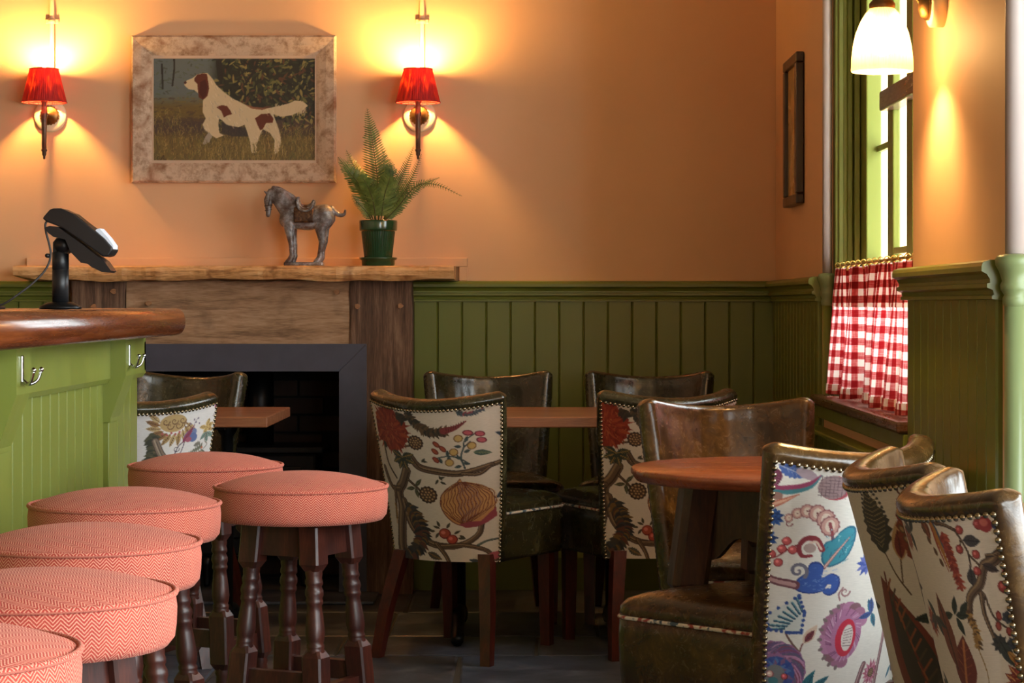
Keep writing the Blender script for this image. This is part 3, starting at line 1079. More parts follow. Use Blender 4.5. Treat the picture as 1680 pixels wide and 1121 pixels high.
# rounded far corner of the apron
bpart(MB().box(BX - 0.6, BX + 0.034, 6.24, 6.30, 0.892, 1.012, 0.02), 'end_apron', 'bar_green_paint')
bpart(MB().box(BX - 0.62, BX + 0.014, 6.215, 6.26, 0, 0.892, 0.006), 'end_stile', 'bar_green_paint')
hooks = []
for y0 in (3.30, 4.52, 5.75):
    y1 = y0 + 0.125
    c = MB()
    c.prism([(BX, 1.012), (BX + 0.074, 1.012), (BX + 0.074, 0.912), (BX + 0.034, 0.800), (BX + 0.034, 0.790), (BX, 0.790)], 'y', y0, y1)
    cb = bpart(c, 'corbel', 'bar_green_paint')
    bpart(MB().box(BX, BX + 0.030, y0 + 0.004, y1 - 0.004, 0, 0.79, 0.003), 'stile', 'bar_green_paint')
    hx, hy, hz = BX + 0.074, (y0 + y1) / 2 - 0.018, 0.963
    h = MB().box(hx, hx + 0.004, hy - 0.007, hy + 0.007, hz - 0.026, hz + 0.030, 0.0018)
    for sg, ln in ((-1, 0.030), (1, 0.036)):
        pts = catmull([(hx + 0.003, hy, hz - 0.022), (hx + 0.014, hy + sg * .008, hz - 0.030), (hx + ln * .8, hy + sg * .018, hz - 0.022), (hx + ln, hy + sg * .022, hz - 0.002)], 5)
        h.tube(pts, [0.0036] * (len(pts) - 1) + [0.0042], 8)
        h.ball((hx + ln, hy + sg * .022, hz), 0.0058, 10, 6)
    hk = bpart(h, 'coat_hook', 'chrome', cb)
    hk['label'] = 'chrome double coat hook'

# bar top: bullnosed slab with a big rounded far corner
TX0, TX1, TY0, TY1, RAD = -1.95, -0.952, 2.3, 6.30, 0.20
outl = [(TX0, TY0), (TX1, TY0)]
for i in range(15):
    a = math.pi / 2 * i / 14
    outl.append((TX1 - RAD + RAD * math.cos(a), TY1 - RAD + RAD * math.sin(a)))
outl.append((TX0, TY1))
prof = []
zc, hz = 1.0505, 0.0375
for i in range(11):
    a = -math.pi / 2 + math.pi * i / 10
    prof.append((-0.030 + 0.030 * max(0, math.cos(a)) ** 0.8, zc + hz * math.sin(a)))
m = MB(); no = len(outl)
cen = np.array([(TX0 + TX1) / 2, (TY0 + TY1) / 2])
vs = []
for ins, z in prof:
    for i in range(no):
        p = np.array(outl[i]); a = np.array(outl[i - 1]); b = np.array(outl[(i + 1) % no])
        d1 = (p - a) / np.linalg.norm(p - a); d2 = (b - p) / np.linalg.norm(b - p)
        n1 = np.array([d1[1], -d1[0]]); n2 = np.array([d2[1], -d2[0]])
        nn = n1 + n2; nn /= max(1e-6, (1 + n1 @ n2))
        q = p + nn * ins
        vs.append((q[0] + 1.45, q[1] - 4.3, z - 1.013))
fs = []
for j in range(len(prof) - 1):
    for i in range(no):
        i2 = (i + 1) % no
        fs.append((j * no + i, j * no + i2, (j + 1) * no + i2, (j + 1) * no + i))
m.add(vs, fs, True)
m.add(vs[:no], [list(range(no))[::-1]]); m.add(vs[-no:], [list(range(no))])
bt = m.build('bar_worktop', 'bar_mahogany', None, (-1.45, 4.3, 1.013))
tag(bt, 'thick polished brown bar worktop with rounded front edge', 'worktop')

# ------------------------------------------------------------------ card terminal on a pole
TB = (-1.106, 5.20, 1.088)
ct = thing('card_terminal', 'black card payment terminal tilted on a pole stand on bar', 'card terminal', TB)
S_ = 1 / 3233.0


def tp(pts): return [((x - 460) * S_, (880 - y) * S_) for x, y in pts]


MB().lathe([(0.049, 0), (0.049, 0.006), (0.040, 0.011), (0.030, 0.016), (0.020, 0.017)], 32).build('base', 'cast_iron', ct)
MB().lathe([(0.0195, 0.016), (0.0195, 0.092), (0.0188, 0.0925), (0.0188, 0.0935), (0.0195, 0.094), (0.0195, 0.134), (0.016, 0.137)], 28).build('pole', 'black_plastic', ct)
k = MB().prism(tp([(412, 450), (412, 370), (440, 335), (530, 345), (550, 400), (535, 440), (520, 455)]), 'y', -0.015, 0.015)
k.lathe([(0.018, -0.019), (0.018, 0.019)], 20, ((485 - 460) * S_, 0, (880 - 390) * S_), 'y')
k.build('tilt_joint', 'black_plastic', ct)
cr = MB().prism(tp([(360, 262), (400, 246), (462, 252), (640, 380), (815, 515), (868, 588), (850, 602), (800, 598), (720, 560), (690, 535), (640, 528), (560, 445), (520, 350), (430, 330), (390, 300)]), 'y', -0.036, 0.036)
cr.build('cradle', 'black_plastic', ct)
m = MB().prism(tp([(350, 190), (362, 172), (405, 122), (430, 114), (490, 113), (580, 152), (660, 215), (745, 280), (820, 345), (878, 412), (880, 430), (852, 472), (812, 482), (660, 372), (500, 262), (440, 238), (380, 215)]), 'y', -0.041, 0.041)
body = m.build('handset', 'black_plastic', ct)
mod = body.modifiers.new('edge', 'BEVEL'); mod.width = 0.004; mod.segments = 2; mod.limit_method = 'ANGLE'
MB().prism(tp([(742, 284), (752, 272), (776, 264), (840, 335), (882, 395), (880, 422)]), 'y', -0.028, 0.028).build('receipt', 'receipt_paper', ct)
MB().prism(tp([(520, 128), (585, 152), (690, 236), (684, 240), (578, 160), (516, 134)]), 'y', -0.030, 0.030).build('screen', 'black_gloss', ct)
cab = MB().tube(catmull([((430 - 460) * S_, -0.02, .216), ((372 - 460) * S_, -0.03, .205), ((368 - 460) * S_, -0.03, .185), ((395 - 460) * S_, -.028, .15), ((402 - 460) * S_, -.026, .125),
                         ((370 - 460) * S_, -.03, .095), ((280 - 460) * S_, -.04, .062), ((160 - 460) * S_, -.05, .032), ((60 - 460) * S_, -.05, .012), ((-60 - 460) * S_, -.04, .004)], 6), 0.0026, 8)
cab.build('cable', 'cable_grey', ct)
MB().lathe([(0.005, -0.02), (0.005, 0.0)], 12, ((384 - 460) * S_, -0.02, 0.126), 'y').build('cable_clamp', 'black_plastic', ct)
pb = MB().box(-0.05, 0.022, -0.03, 0.03, 0, 0.007, 0.002).box(-0.03, 0.004, -0.02, 0.02, 0.006, 0.024, 0.005).build('cable_block', 'black_plastic', None, (-1.256, 5.16, 1.088))
tag(pb, 'small black cable block lying on bar at left edge', 'cable block')


# ------------------------------------------------------------------ red-shaded wall sconces
def make_sconce():
    t = thing('wall_sconce', 'x', 'wall lamp')
    # local: wall at y=0, room towards -y
    MB().lathe([(0.063, 0), (0.063, -0.006), (0.058, -0.012), (0.030, -0.014)], 40, (0, 0, 0), 'y').build('wall_plate', 'cream_enamel', t)
    m = MB().lathe([(0.036, -0.013), (0.037, -0.017), (0.030, -0.024), (0.012, -0.030), (0.010, -0.05)], 36, (0, 0, 0), 'y',
                   wob=lambda a, i: 1 + (0.05 * math.cos(18 * a) if i < 3 else 0))
    m.build('rosette', 'antique_brass', t)
    MB().tube([(0, -0.03, 0), (0, -0.11, 0)], 0.007, 12).build('arm', 'antique_brass', t)
    z0 = -0.175
    MB().lathe([(0.0, z0), (0.004, z0 + .002), (0.0045, z0 + 0.012), (0.008, z0 + 0.018), (0.008, z0 + 0.028), (0.0115, z0 + 0.033), (0.0115, z0 + 0.037), (0.009, z0 + .040),
                (0.0105, z0 + .16), (0.0125, z0 + .165), (0.0125, z0 + .178), (0.0105, z0 + .182), (0.010, z0 + .215), (0.013, z0 + .218), (0.013, z0 + .224), (0.006, z0 + .226)],
               20, (0, -0.11, 0)).build('stem', 'bronze', t)
    MB().lathe([(0.0105, z0 + .22), (0.0105, z0 + .285), (0.006, z0 + .287)], 16, (0, -0.11, 0)).build('candle_sleeve', 'cream_enamel', t)
    MB().lathe([(0.006, z0 + .287), (0.0135, z0 + .305), (0.0125, z0 + .325), (0.006, z0 + .350), (0.0006, z0 + .362)], 18, (0, -0.11, 0)).build('bulb', 'candle_bulb', t)
    zb, zt = 0.042, 0.168
    N = 240
    vs = []; fs = []
    rows = 7
    for j in range(rows):
        q = j / (rows - 1)
        r0 = 0.0835 + (0.0530 - 0.0835) * q
        for i in range(N):
            a = 2 * math.pi * i / N
            r1 = r0 + 0.0011 * math.cos(60 * a) + 0.0005 * math.cos(23 * a + 1)
            vs.append((r1 * math.cos(a), -0.11 + r1 * math.sin(a), zb + (zt - zb) * q))
    for j in range(rows - 1):
        for i in range(N):
            i2 = (i + 1) % N
            fs.append((j * N + i, j * N + i2, (j + 1) * N + i2, (j + 1) * N + i))
    sh = MB().add(vs, fs, True).build('lamp_shade', 'red_silk', t)
    for zz, rr in ((zb, 0.0845), (zt, 0.0540)):
        ring = [(rr * math.cos(2 * math.pi * i / 48), -0.11 + rr * math.sin(2 * math.pi * i / 48), zz) for i in range(49)]
        MB().tube(ring, 0.0022, 6, cap=False).build('shade_edge', 'red_silk', sh)
    # carrier wires
    c = MB()
    for i in range(3):
        a = 2 * math.pi * i / 3 + .5
        c.tube([(0, -0.11, 0.05), (0.083 * math.cos(a), -0.11 + 0.083 * math.sin(a), zb)], 0.0012, 5)
    c.build('shade_carrier', 'antique_brass', t)
    return t


sc = make_sconce()
sc.location = (-1.836, BACK_Y, 1.825)
sc['label'] = 'red pleated shade wall lamp left of dog painting'; sc['group'] = 'red wall lamps'
sc2 = copy_tree(sc)
sc2.location = (-0.415, BACK_Y, 1.825)
sc2['label'] = 'red pleated shade wall lamp between dog painting and bare wall, above fern'
for xx, lab in ((-1.828, 'cream conduit pipe rising above left red wall lamp'), (-0.405, 'cream conduit pipe rising above right red wall lamp')):
    t = thing('conduit_pipe', lab, 'pipe', (xx, BACK_Y, 1.88), 0, 'conduit pipes')
    MB().lathe([(0.0095, 0.0), (0.0095, CEIL - 1.88)], 16, (0, -0.013, 0)).build('pipe', 'pipe_cream', t)
    c = MB().lathe([(0.0135, 0.298), (0.0135, 0.318)], 16, (0, -0.013, 0)).box(-0.026, 0.026, -0.010, 0.0, 0.299, 0.317, 0.003)
    c.build('saddle_clip', 'pipe_cream', t)

# ------------------------------------------------------------------ dog painting
PX0, PX1, PZ0, PZ1 = -1.519, -0.734, 1.566, 2.131
fw = 0.076
pc = ((PX0 + PX1) / 2, BACK_Y, (PZ0 + PZ1) / 2)
pic = thing('dog_painting', 'oil painting of a white and brown setter in distressed wooden frame', 'painting', pc)
W2, H2 = (PX1 - PX0) / 2, (PZ1 - PZ0) / 2


def frame_member(a, b, c, d, mat, dz=0.0):
    """outer edge a-b, inner edge c-d (x,z), moulded section"""
    m = MB()
    secs = [(0.0, -0.030), (0.10, -0.038), (0.5, -0.034), (0.85, -0.024), (1.0, -0.018)]
    vs = []
    for f, y in secs:
        vs.append((a[0] + (c[0] - a[0]) * f, y, a[1] + (c[1] - a[1]) * f))
        vs.append((b[0] + (d[0] - b[0]) * f, y, b[1] + (d[1] - b[1]) * f))
    vs += [(c[0], 0, c[1]), (d[0], 0, d[1]), (a[0], 0, a[1]), (b[0], 0, b[1])]
    k = len(vs) // 2
    fs = [(2 * i, 2 * i + 1, (2 * i + 3) % (2 * k), (2 * i + 2) % (2 * k)) for i in range(k)]
    fs += [[2 * i for i in range(k)], [2 * i + 1 for i in range(k)][::-1]]
    return m.add(vs, fs)


e = 0.0006
O = [(-W2, -H2), (W2, -H2), (W2, H2), (-W2, H2)]
I = [(-W2 + fw, -H2 + fw), (W2 - fw, -H2 + fw), (W2 - fw, H2 - fw), (-W2 + fw, H2 - fw)]
for i in range(4):
    frame_member(O[i], O[(i + 1) % 4], I[i], I[(i + 1) % 4], None).build('frame_rail', 'distressed_frame', pic)
iw, ih = W2 - fw, H2 - fw
sl = MB()
for x0, x1, z0, z1 in ((-iw, iw, -ih, -ih + .011), (-iw, iw, ih - .011, ih), (-iw, -iw + .006, -ih + .011, ih - .011), (iw - .006, iw, -ih + .011, ih - .011)):
    sl.box(x0, x1, -0.0165, -0.004, z0, z1)
sl.build('inner_slip', 'frame_slip', pic)

# canvas drawn in the units of a 1120 x 720 sheet
rg = random.Random(21); nrg = np.random.default_rng(5)
C = Canvas(1120, 720, (58, 56, 38), 0.45)
yy, xx = np.mgrid[0:C.h, 0:C.w]; yy = yy / C.h; xx = xx / C.w
sky = np.array((92, 100, 96.)); gr = np.array((66, 60, 38.)); gold = np.array((128, 104, 50.)); pur = np.array((70, 54, 46.)); hedge = np.array((40, 40, 28.))


def sstep(a, b, x):
    t = np.clip((x - a) / (b - a), 0, 1); return (t * t * (3 - 2 * t))[..., None]


img = np.ones((C.h, C.w, 3)) * sky
img = img * (1 - sstep(.30, .42, xx + (yy - .3) * .12)) + hedge * sstep(.30, .42, xx + (yy - .3) * .12)
img = img * (1 - sstep(.34, .5, yy)) + gold * .8 * sstep(.34, .5, yy)
rm = sstep(.36, .5, xx) * (1 - sstep(.66, .8, yy)); img = img * (1 - rm) + hedge * rm
pm_ = sstep(.54, .62, yy) * (1 - sstep(.68, .78, yy)); img = img * (1 - pm_) + pur * pm_
gm = sstep(.7, .82, yy); img = img * (1 - gm) + np.array((104, 86, 44.)) * gm
C.a = img
for i in range(900):     # foliage and undergrowth dabs
    x = rg.uniform(0, 1120); y = rg.uniform(0, 480)
    if x > 430:
        col = rg.choice([(74, 78, 44), (104, 100, 52), (34, 34, 24), (48, 52, 34), (134, 120, 66), (86, 56, 36)])
        C.leaf((x, y), rg.uniform(0, 360), rg.uniform(26, 64), rg.uniform(9, 20), col)
    elif y < 280 and rg.random() < .5:
        C.stroke([(x, y), (x + rg.uniform(-40, 40), y + rg.uniform(-14, 14))], rg.uniform(4, 12), rg.choice([(84, 92, 60), (70, 78, 56), (100, 108, 96), (60, 66, 50)]), .6, 0)
    elif y > 280:
        C.stroke([(x, y), (x + rg.uniform(-40, 40), y + rg.uniform(-6, 6))], rg.uniform(4, 12), rg.choice([(110, 92, 44), (90, 70, 44), (70, 56, 44)]), .6, 0)
for pts, w in (([(450, 0), (455, 60), (465, 150)], 40), ([(70, 60), (72, 140), (75, 220)], 12), ([(150, 0), (152, 90), (140, 200)], 12), ([(640, 180), (680, 120), (720, 30)], 16), ([(640, 180), (600, 90), (560, 60)], 10)):
    C.stroke(pts, w, (40, 36, 28))
for i in range(1700):    # grass
    x = rg.uniform(0, 1120); y = rg.uniform(480, 720) if x > 200 else rg.uniform(380, 720)
    h = rg.uniform(14, 50)
    C.stroke([(x, y), (x + rg.uniform(-8, 8), y - h * .6), (x + rg.uniform(-20, 20), y - h)], [3.5, 1.5], rg.choice([(140, 116, 56), (112, 94, 46), (86, 74, 42), (160, 134, 74), (74, 58, 40), (98, 96, 50)]), .8, 2)


def D(p): return [(x - 212, y - 222) for x, y in p]


cream = (196, 176, 138)
dogp = [(430, 402), (450, 388), (490, 372), (520, 348), (560, 340), (590, 340), (622, 375), (650, 420), (700, 465), (760, 508), (830, 542), (900, 566), (1000, 572),
        (1080, 556), (1140, 540), (1180, 522), (1232, 526), (1268, 556), (1232, 588), (1160, 618), (1090, 630), (1034, 612), (1052, 662), (1074, 722), (1086, 790), (1078, 850), (1048, 880),
        (1036, 850), (1044, 785), (1010, 735), (962, 712), (944, 752), (926, 802), (924, 862), (886, 872), (878, 800), (856, 724), (840, 682), (800, 698), (720, 684), (690, 655),
        (668, 640), (662, 676), (668, 735), (700, 752), (650, 772), (606, 746), (566, 708), (556, 680), (578, 640), (556, 596), (560, 520), (538, 482), (500, 452), (462, 446), (436, 424)]
C.poly(D(dogp), cream)
C.poly(D([(680, 660), (760, 700), (830, 700), (846, 700), (866, 760), (760, 760), (690, 740)]), (52, 46, 44), .8)
C.poly(D([(576, 760), (600, 730), (622, 760), (600, 800), (566, 815), (556, 805)]), (150, 140, 122))
br = (92, 40, 20)
C.poly(D([(500, 375), (520, 350), (560, 342), (585, 344), (592, 380), (600, 440), (590, 490), (560, 518), (530, 500), (524, 450), (520, 410), (500, 390)]), br)
C.poly(D([(540, 400), (575, 380), (590, 430), (580, 490), (556, 510), (535, 470)]), (70, 26, 14))
C.poly(D([(428, 402), (442, 390), (450, 404), (438, 414)]), (70, 34, 26))
C.poly(D([(650, 566), (680, 552), (720, 556), (745, 590), (756, 612), (725, 620), (700, 634), (690, 610), (682, 590)]), br)
C.poly(D([(910, 640), (950, 612), (1010, 606), (1036, 640), (1030, 668), (985, 672), (962, 712), (944, 718), (926, 680)]), br)
C.poly(D([(830, 542), (900, 562), (1000, 572), (960, 584), (890, 576)]), (110, 60, 34), .8)
for i in range(260):      # fur strokes
    x = rg.uniform(560, 1080); y = rg.uniform(380, 860)
    px = int((x - 212) * .45); py = int((y - 222) * .45)
    if 0 <= px < C.w and 0 <= py < C.h and C.a[py, px].sum() > 480:
        C.stroke(D([(x, y), (x + rg.uniform(2, 12), y + rg.uniform(10, 22))]), 4, rg.choice([(226, 210, 176), (186, 164, 126), (206, 188, 160), (150, 140, 124)]), .55, 0)
for i in range(60):
    x = rg.uniform(1050, 1260); C.stroke(D([(x, 560 + rg.uniform(-20, 30)), (x - 12, 590 + rg.uniform(0, 38))]), 4, rg.choice([cream, (190, 168, 130)]), .8, 0)
for i in range(240):      # grass across the feet
    x = rg.uniform(540, 1120); y = rg.uniform(840, 940); h = rg.uniform(30, 80)
    C.stroke(D([(x, y), (x + rg.uniform(-8, 8), y - h * .6), (x + rg.uniform(-16, 16), y - h)]), [3.5, 1.5], rg.choice([(140, 116, 56), (112, 94, 46), (160, 136, 80), (86, 74, 42)]), .85, 2)
C.spiral((50, 680), 18, 1.5, 5, (60, 44, 20)); C.stroke([(66, 690), (80, 664), (84, 694), (98, 690)], 5, (60, 44, 20))
C.a = np.clip(C.a * 1.05 + 4, 0, 255)
nx, ny = 300, 194
gx, gz = np.meshgrid(np.linspace(-iw + .004, iw - .004, nx), np.linspace(ih - .008, -ih + .008, ny))
P = np.stack([gx, np.full_like(gx, -0.009), gz], -1)
cl = C.sample((gx + iw) / (2 * iw) * 1112 + 2, (ih - gz) / (2 * ih) * 712 + 2)
obj('canvas', grid_mesh('canvas', P, cl, smooth=False, flip=True), 'oil_painting', pic)
MB().box(-iw - .02, iw + .02, -0.008, -0.001, -ih - .02, ih + .02).build('backing_board', 'dark_frame', pic)

# ------------------------------------------------------------------ horse statuette
HS = 1 / 3181.0
hr = thing('horse_statue', 'grey bronze horse statuette with saddle on the mantel shelf', 'statue', (-0.841, 8.285, 1.243))


def H(x, y, d=0.0): return np.array(((x - 545) * HS, d, (1058 - y) * HS))


def capsule(m, a, b, ra, rb, sy=1.0, n=14):
    a = np.asarray(a); b = np.asarray(b)
    d = b - a; ln = np.linalg.norm(d); d = d / ln
    yv = np.array((0, 1.0, 0)); w = np.cross(d, yv); w /= np.linalg.norm(w); yv = np.cross(w, d)
    prof = []
    for i in range(6): t = -math.pi / 2 + math.pi / 2 * i / 5; prof.append((ra * math.cos(t) + 1e-6, ra * math.sin(t)))
    for i in range(6): t = math.pi / 2 * i / 5; prof.append((rb * math.cos(t) + 1e-6, ln + rb * math.sin(t)))
    vs = []
    for r_, h in prof:
        for k in range(n):
            q = 2 * math.pi * k / n
            vs.append(tuple(a + d * h + w * r_ * math.cos(q) + yv * r_ * sy * math.sin(q)))
    fs = [(i * n + k, i * n + (k + 1) % n, (i + 1) * n + (k + 1) % n, (i + 1) * n + k) for i in range(len(prof) - 1) for k in range(n)]
    fs += [list(range(n))[::-1], [(len(prof) - 1) * n + k for k in range(n)]]
    m.add(vs, fs, True)


hb = MB()
u = HS
capsule(hb, H(780, 440), H(600, 490), 128 * u, 140 * u, .82)
capsule(hb, H(600, 490), H(385, 470), 140 * u, 138 * u, .82)
capsule(hb, H(345, 500), H(390, 400), 105 * u, 115 * u, .9)
capsule(hb, H(375, 390), H(265, 250), 130 * u, 112 * u, .62)
capsule(hb, H(265, 250), H(170, 200), 112 * u, 84 * u, .62)
capsule(hb, H(150, 195), H(110, 265), 66 * u, 54 * u, .75)
capsule(hb, H(110, 265), H(112, 420), 54 * u, 31 * u, .75)
capsule(hb, H(112, 410), H(108, 442), 31 * u, 30 * u, .9)
for sg, off in ((-1, 0), (1, 22)):
    dd = sg * 62 * u
    capsule(hb, H(365 + off, 540, dd * .8), H(372 + off, 650, dd), 80 * u, 56 * u, .8)
    capsule(hb, H(372 + off, 650, dd), H(396 + off, 800, dd), 54 * u, 33 * u)
    capsule(hb, H(396 + off, 800, dd), H(402 + off, 935, dd), 36 * u, 28 * u)
    capsule(hb, H(402 + off, 935, dd), H(372 + off, 1000, dd), 34 * u, 40 * u)
    capsule(hb, H(372 + off, 1000, dd), H(355 + off, 1018, dd), 42 * u, 44 * u)
    o2 = off * .6
    capsule(hb, H(785 + o2, 480, dd * .6), H(745 + o2, 610, dd * .9), 120 * u, 72 * u, .6)
    capsule(hb, H(750 + o2, 600, dd), H(765 + o2, 760, dd), 78 * u, 44 * u, .75)
    capsule(hb, H(768 + o2, 750, dd), H(742 + o2, 880, dd), 44 * u, 30 * u)
    capsule(hb, H(742 + o2, 880, dd), H(735 + o2, 955, dd), 32 * u, 36 * u)
    capsule(hb, H(735 + o2, 955, dd), H(695 + o2, 1012, dd), 36 * u, 40 * u)
    # ears
    capsule(hb, H(110 + (8 if sg > 0 else 0), 195, sg * 26 * u), H(62 + (50 if sg > 0 else 0), 158 if sg < 0 else 130, sg * 30 * u), 20 * u, 8 * u)
tl = catmull([H(870, 370), H(930, 425), H(985, 445), H(1025, 430), H(1035, 385)], 3)
for i in range(len(tl) - 1):
    t = i / (len(tl) - 1); capsule(hb, tl[i], tl[i + 1], (40 - 26 * t) * u, (40 - 26 * (t + 1 / (len(tl) - 1))) * u)
ho = hb.build('body', 'horse_bronze', hr)
md = ho.modifiers.new('merge', 'REMESH'); md.mode = 'VOXEL'; md.voxel_size = 0.0024; md.use_smooth_shade = True
md = ho.modifiers.new('soften', 'SMOOTH'); md.iterations = 6; md.factor = 0.5
# mane ridge, bridle, saddle cloth, saddle, plinth
mn = MB()
mp = catmull([H(150, 120), H(230, 132), H(320, 180), H(400, 230), H(440, 280)], 5)
mn.tube(mp, [.006] + [.010] * (len(mp) - 2) + [.007], 8); mn.build('mane', 'horse_bronze', hr)
br_ = MB()
for y0, r0 in ((330, .0135), (385, .0115)):
    q = H(112, y0); br_.tube([(q[0] + r0 * 1.15 * math.cos(a), q[1] + r0 * math.sin(a) * .9, q[2] + .002 * math.cos(a)) for a in [i * math.pi / 8 for i in range(17)]], .0013, 5, cap=False)
br_.tube([H(140, 200, -.022), H(130, 270, -.019), H(118, 330, -.0125)], .0014, 5)
br_.build('bridle', 'horse_saddle', hr)
sv = []; nu, nv = 12, 22
for i in range(nu + 1):
    x = 430 + (660 - 430) * i / nu
    cy = 480 - 0 * i
    for j in range(nv + 1):
        a = R(-112 + 224 * j / nv)
        rr = (152 + 3 * math.sin(j * 2.1) * math.sin(i * 1.7)) * u
        q = H(x + (8 if j in (0, nv) else 0), cy)
        sv.append((q[0], rr * .84 * math.sin(a), q[2] + rr * math.cos(a)))
sf = [(i * (nv + 1) + j, i * (nv + 1) + j + 1, (i + 1) * (nv + 1) + j + 1, (i + 1) * (nv + 1) + j) for i in range(nu) for j in range(nv)]
so = MB().add(sv, sf, True).build('saddle_cloth', 'horse_saddle', hr)
md = so.modifiers.new('thick', 'SOLIDIFY'); md.thickness = 0.0028; md.offset = 1
sd = MB()
sp = catmull([H(468, 226), H(478, 280), H(510, 322), H(570, 338), H(630, 312), H(662, 264)], 4)
for k in range(-4, 5):
    d_ = k * .0085
    drop = (k / 4) ** 2 * .020
    sd.tube([(p[0], d_, p[2] - drop * (1 if 2 < i < len(sp) - 3 else .9)) for i, p in enumerate(sp)], .0055, 7)
sd.build('saddle', 'horse_bronze', hr)
MB().box(-.075, .072, -.036, .036, 0, .015, .004).build('plinth', 'horse_bronze', hr)

# ------------------------------------------------------------------ fern in a green pot
fn = thing('potted_fern', 'fern with spreading fronds in a ribbed green glazed pot', 'potted plant', (-0.562, 8.275, 1.243))
prof = [(0.030, 0.0), (0.060, 0.0), (0.062, 0.004), (0.063, 0.022), (0.071, 0.026), (0.072, 0.032), (0.066, 0.033), (0.060, 0.026), (0.030, 0.020)]
MB().lathe(prof, 48).build('saucer', 'glazed_green', fn)
N = 168
prof = [(0.046, 0.021), (0.049, 0.022), (0.052, 0.034), (0.0625, 0.128), (0.0632, 0.132), (0.0705, 0.133), (0.0715, 0.138), (0.0725, 0.166), (0.0715, 0.172), (0.066, 0.172), (0.0645, 0.160), (0.001, 0.158)]
MB().lathe(prof, N, wob=lambda a, i: 1 + (0.022 * math.cos(42 * a) if i in (2, 3) else 0)).build('pot', 'glazed_green', fn)
MB().lathe([(0.0635, 0.150), (0.0635, 0.1645), (0.03, 0.167), (0.0005, 0.166)], 24).build('soil', 'pot_soil', fn)


def frond(path, wmax, seed, tilt=0.0, n=38):
    """path: control points (local), pinnae in a plane roughly facing the room"""
    r_ = random.Random(seed)
    pts = catmull([np.array(p) for p in path], 12)
    m = MB(); st_ = MB()
    st_.tube(pts, [0.0022 * (1 - i / len(pts)) + 0.0006 for i in range(len(pts))], 5)
    L_ = len(pts) - 1
    for i in range(3, n):
        t = i / n
        f = t * L_; k = min(int(f), L_ - 1)
        p = pts[k] + (pts[k + 1] - pts[k]) * (f - k)
        d = pts[k + 1] - pts[k]; d /= np.linalg.norm(d)
        side = np.cross(d, np.array((math.sin(tilt), -math.cos(tilt), 0.15))); side /= np.linalg.norm(side)
        nrm = np.cross(side, d)
        wl = wmax * (min(1, (t + .03) / .22) ** .8) * (1 - t) ** 0.75 * 1.25 + .003
        for sg in (-1, 1):
            ln = wl * r_.uniform(.88, 1.08)
            ax = side * sg * .86 + d * .5 + nrm * r_.uniform(-.18, .18) - np.array((0, 0, .06)); ax /= np.linalg.norm(ax)
            b = np.cross(ax, nrm); b /= np.linalg.norm(b)
            wd = min(.0042, ln * .13)
            q = [p - b * wd * .6, p + b * wd * .6]
            K = 4
            up = []; dn = []
            for j in range(1, K):
                tt = j / K
                c_ = p + ax * ln * tt - nrm * ln * .12 * tt * tt
                ww = wd * (1 - tt * .6) * (1.15 if j % 2 else .75)
                up.append(c_ + b * ww); dn.append(c_ - b * ww)
            tip = p + ax * ln - nrm * ln * .14
            ring = [q[1]] + up + [tip] + dn[::-1] + [q[0]]
            vv = [tuple(x) for x in ring]
            n_ = len(vv)
            fs_ = [(0, 1, n_ - 2, n_ - 1)] + [(j, j + 1, n_ - 2 - j, n_ - 1 - j) for j in range(1, K - 1)] + [(K - 1, K, K + 1)]
            m.add(vv, fs_, False)
    o = m.build('frond', 'fern_leaf', fn)
    st_.build('stalk', 'fern_stem', o)


FZ = 0.165


def fp_(px, py, d=0.0):           # photo-plane offsets in metres around the pot
    return ((px - 618) / 437.0, d, (436 - py) / 437.0)


frond([(0.0, 0, FZ), fp_(618, 300, -.02), fp_(610, 235, -.03), fp_(600, 176, -.02)], .070, 1, 0, 46)
frond([(-.01, .01, FZ), fp_(600, 310, .03), fp_(582, 280, .05), fp_(563, 243, .06)], .050, 2, .3)
frond([(-.015, -.01, FZ), fp_(596, 315, -.04), fp_(575, 285, -.07), fp_(554, 258, -.08)], .052, 3, -.2)
frond([(.01, -.01, FZ), fp_(630, 320, -.05), fp_(640, 290, -.08), fp_(640, 262, -.10)], .055, 4, .2)
frond([(.015, .02, FZ), fp_(642, 320, .02), fp_(660, 280, .03), fp_(676, 238, .02)], .040, 5, .4)
frond([(.02, 0, FZ), fp_(650, 330, -.01), fp_(672, 296, -.02), fp_(690, 252, -.03)], .034, 6, .1)
frond([(.02, -.01, FZ), fp_(650, 340, -.02), fp_(682, 305, -.04), fp_(715, 303, -.05), fp_(757, 322, -.06)], .026, 7, 0)
frond([(.01, .01, FZ), fp_(655, 335, .02), fp_(690, 302, .03), fp_(719, 289, .03)], .022, 8, 0)
frond([(-.005, -.015, FZ), fp_(610, 325, -.05), fp_(600, 300, -.09), fp_(592, 288, -.11)], .050, 9, -.2, 34)
frond([(.0, .02, FZ), fp_(622, 315, .05), fp_(628, 275, .07), fp_(622, 240, .08)], .050, 10, .1)
frond([(-.02, .0, FZ), fp_(598, 345, -.02), fp_(584, 330, -.04), fp_(576, 318, -.05)], .022, 11, 0, 26)

# ------------------------------------------------------------------ small dark frame on the side wall
sf_ = thing('wall_frame', 'narrow dark wood framed print on the side wall by window', 'picture', (RIGHT_X, 7.775, 1.711))
yw, zh = 0.195, 0.263
for a in ((-yw, yw, zh - .036, zh), (-yw, yw, -zh, -zh + .036), (-yw, -yw + .05, -zh + .036, zh - .036), (yw - .05, yw, -zh + .036, zh - .036)):
    MB().box(-0.030, -0.001, a[0], a[1], a[2], a[3], 0.005).build('frame_rail', 'dark_frame', sf_)
MB().box(-0.016, -0.006, -yw + .045, yw - .045, -zh + .03, zh - .03).build('print', 'print_paper', sf_)

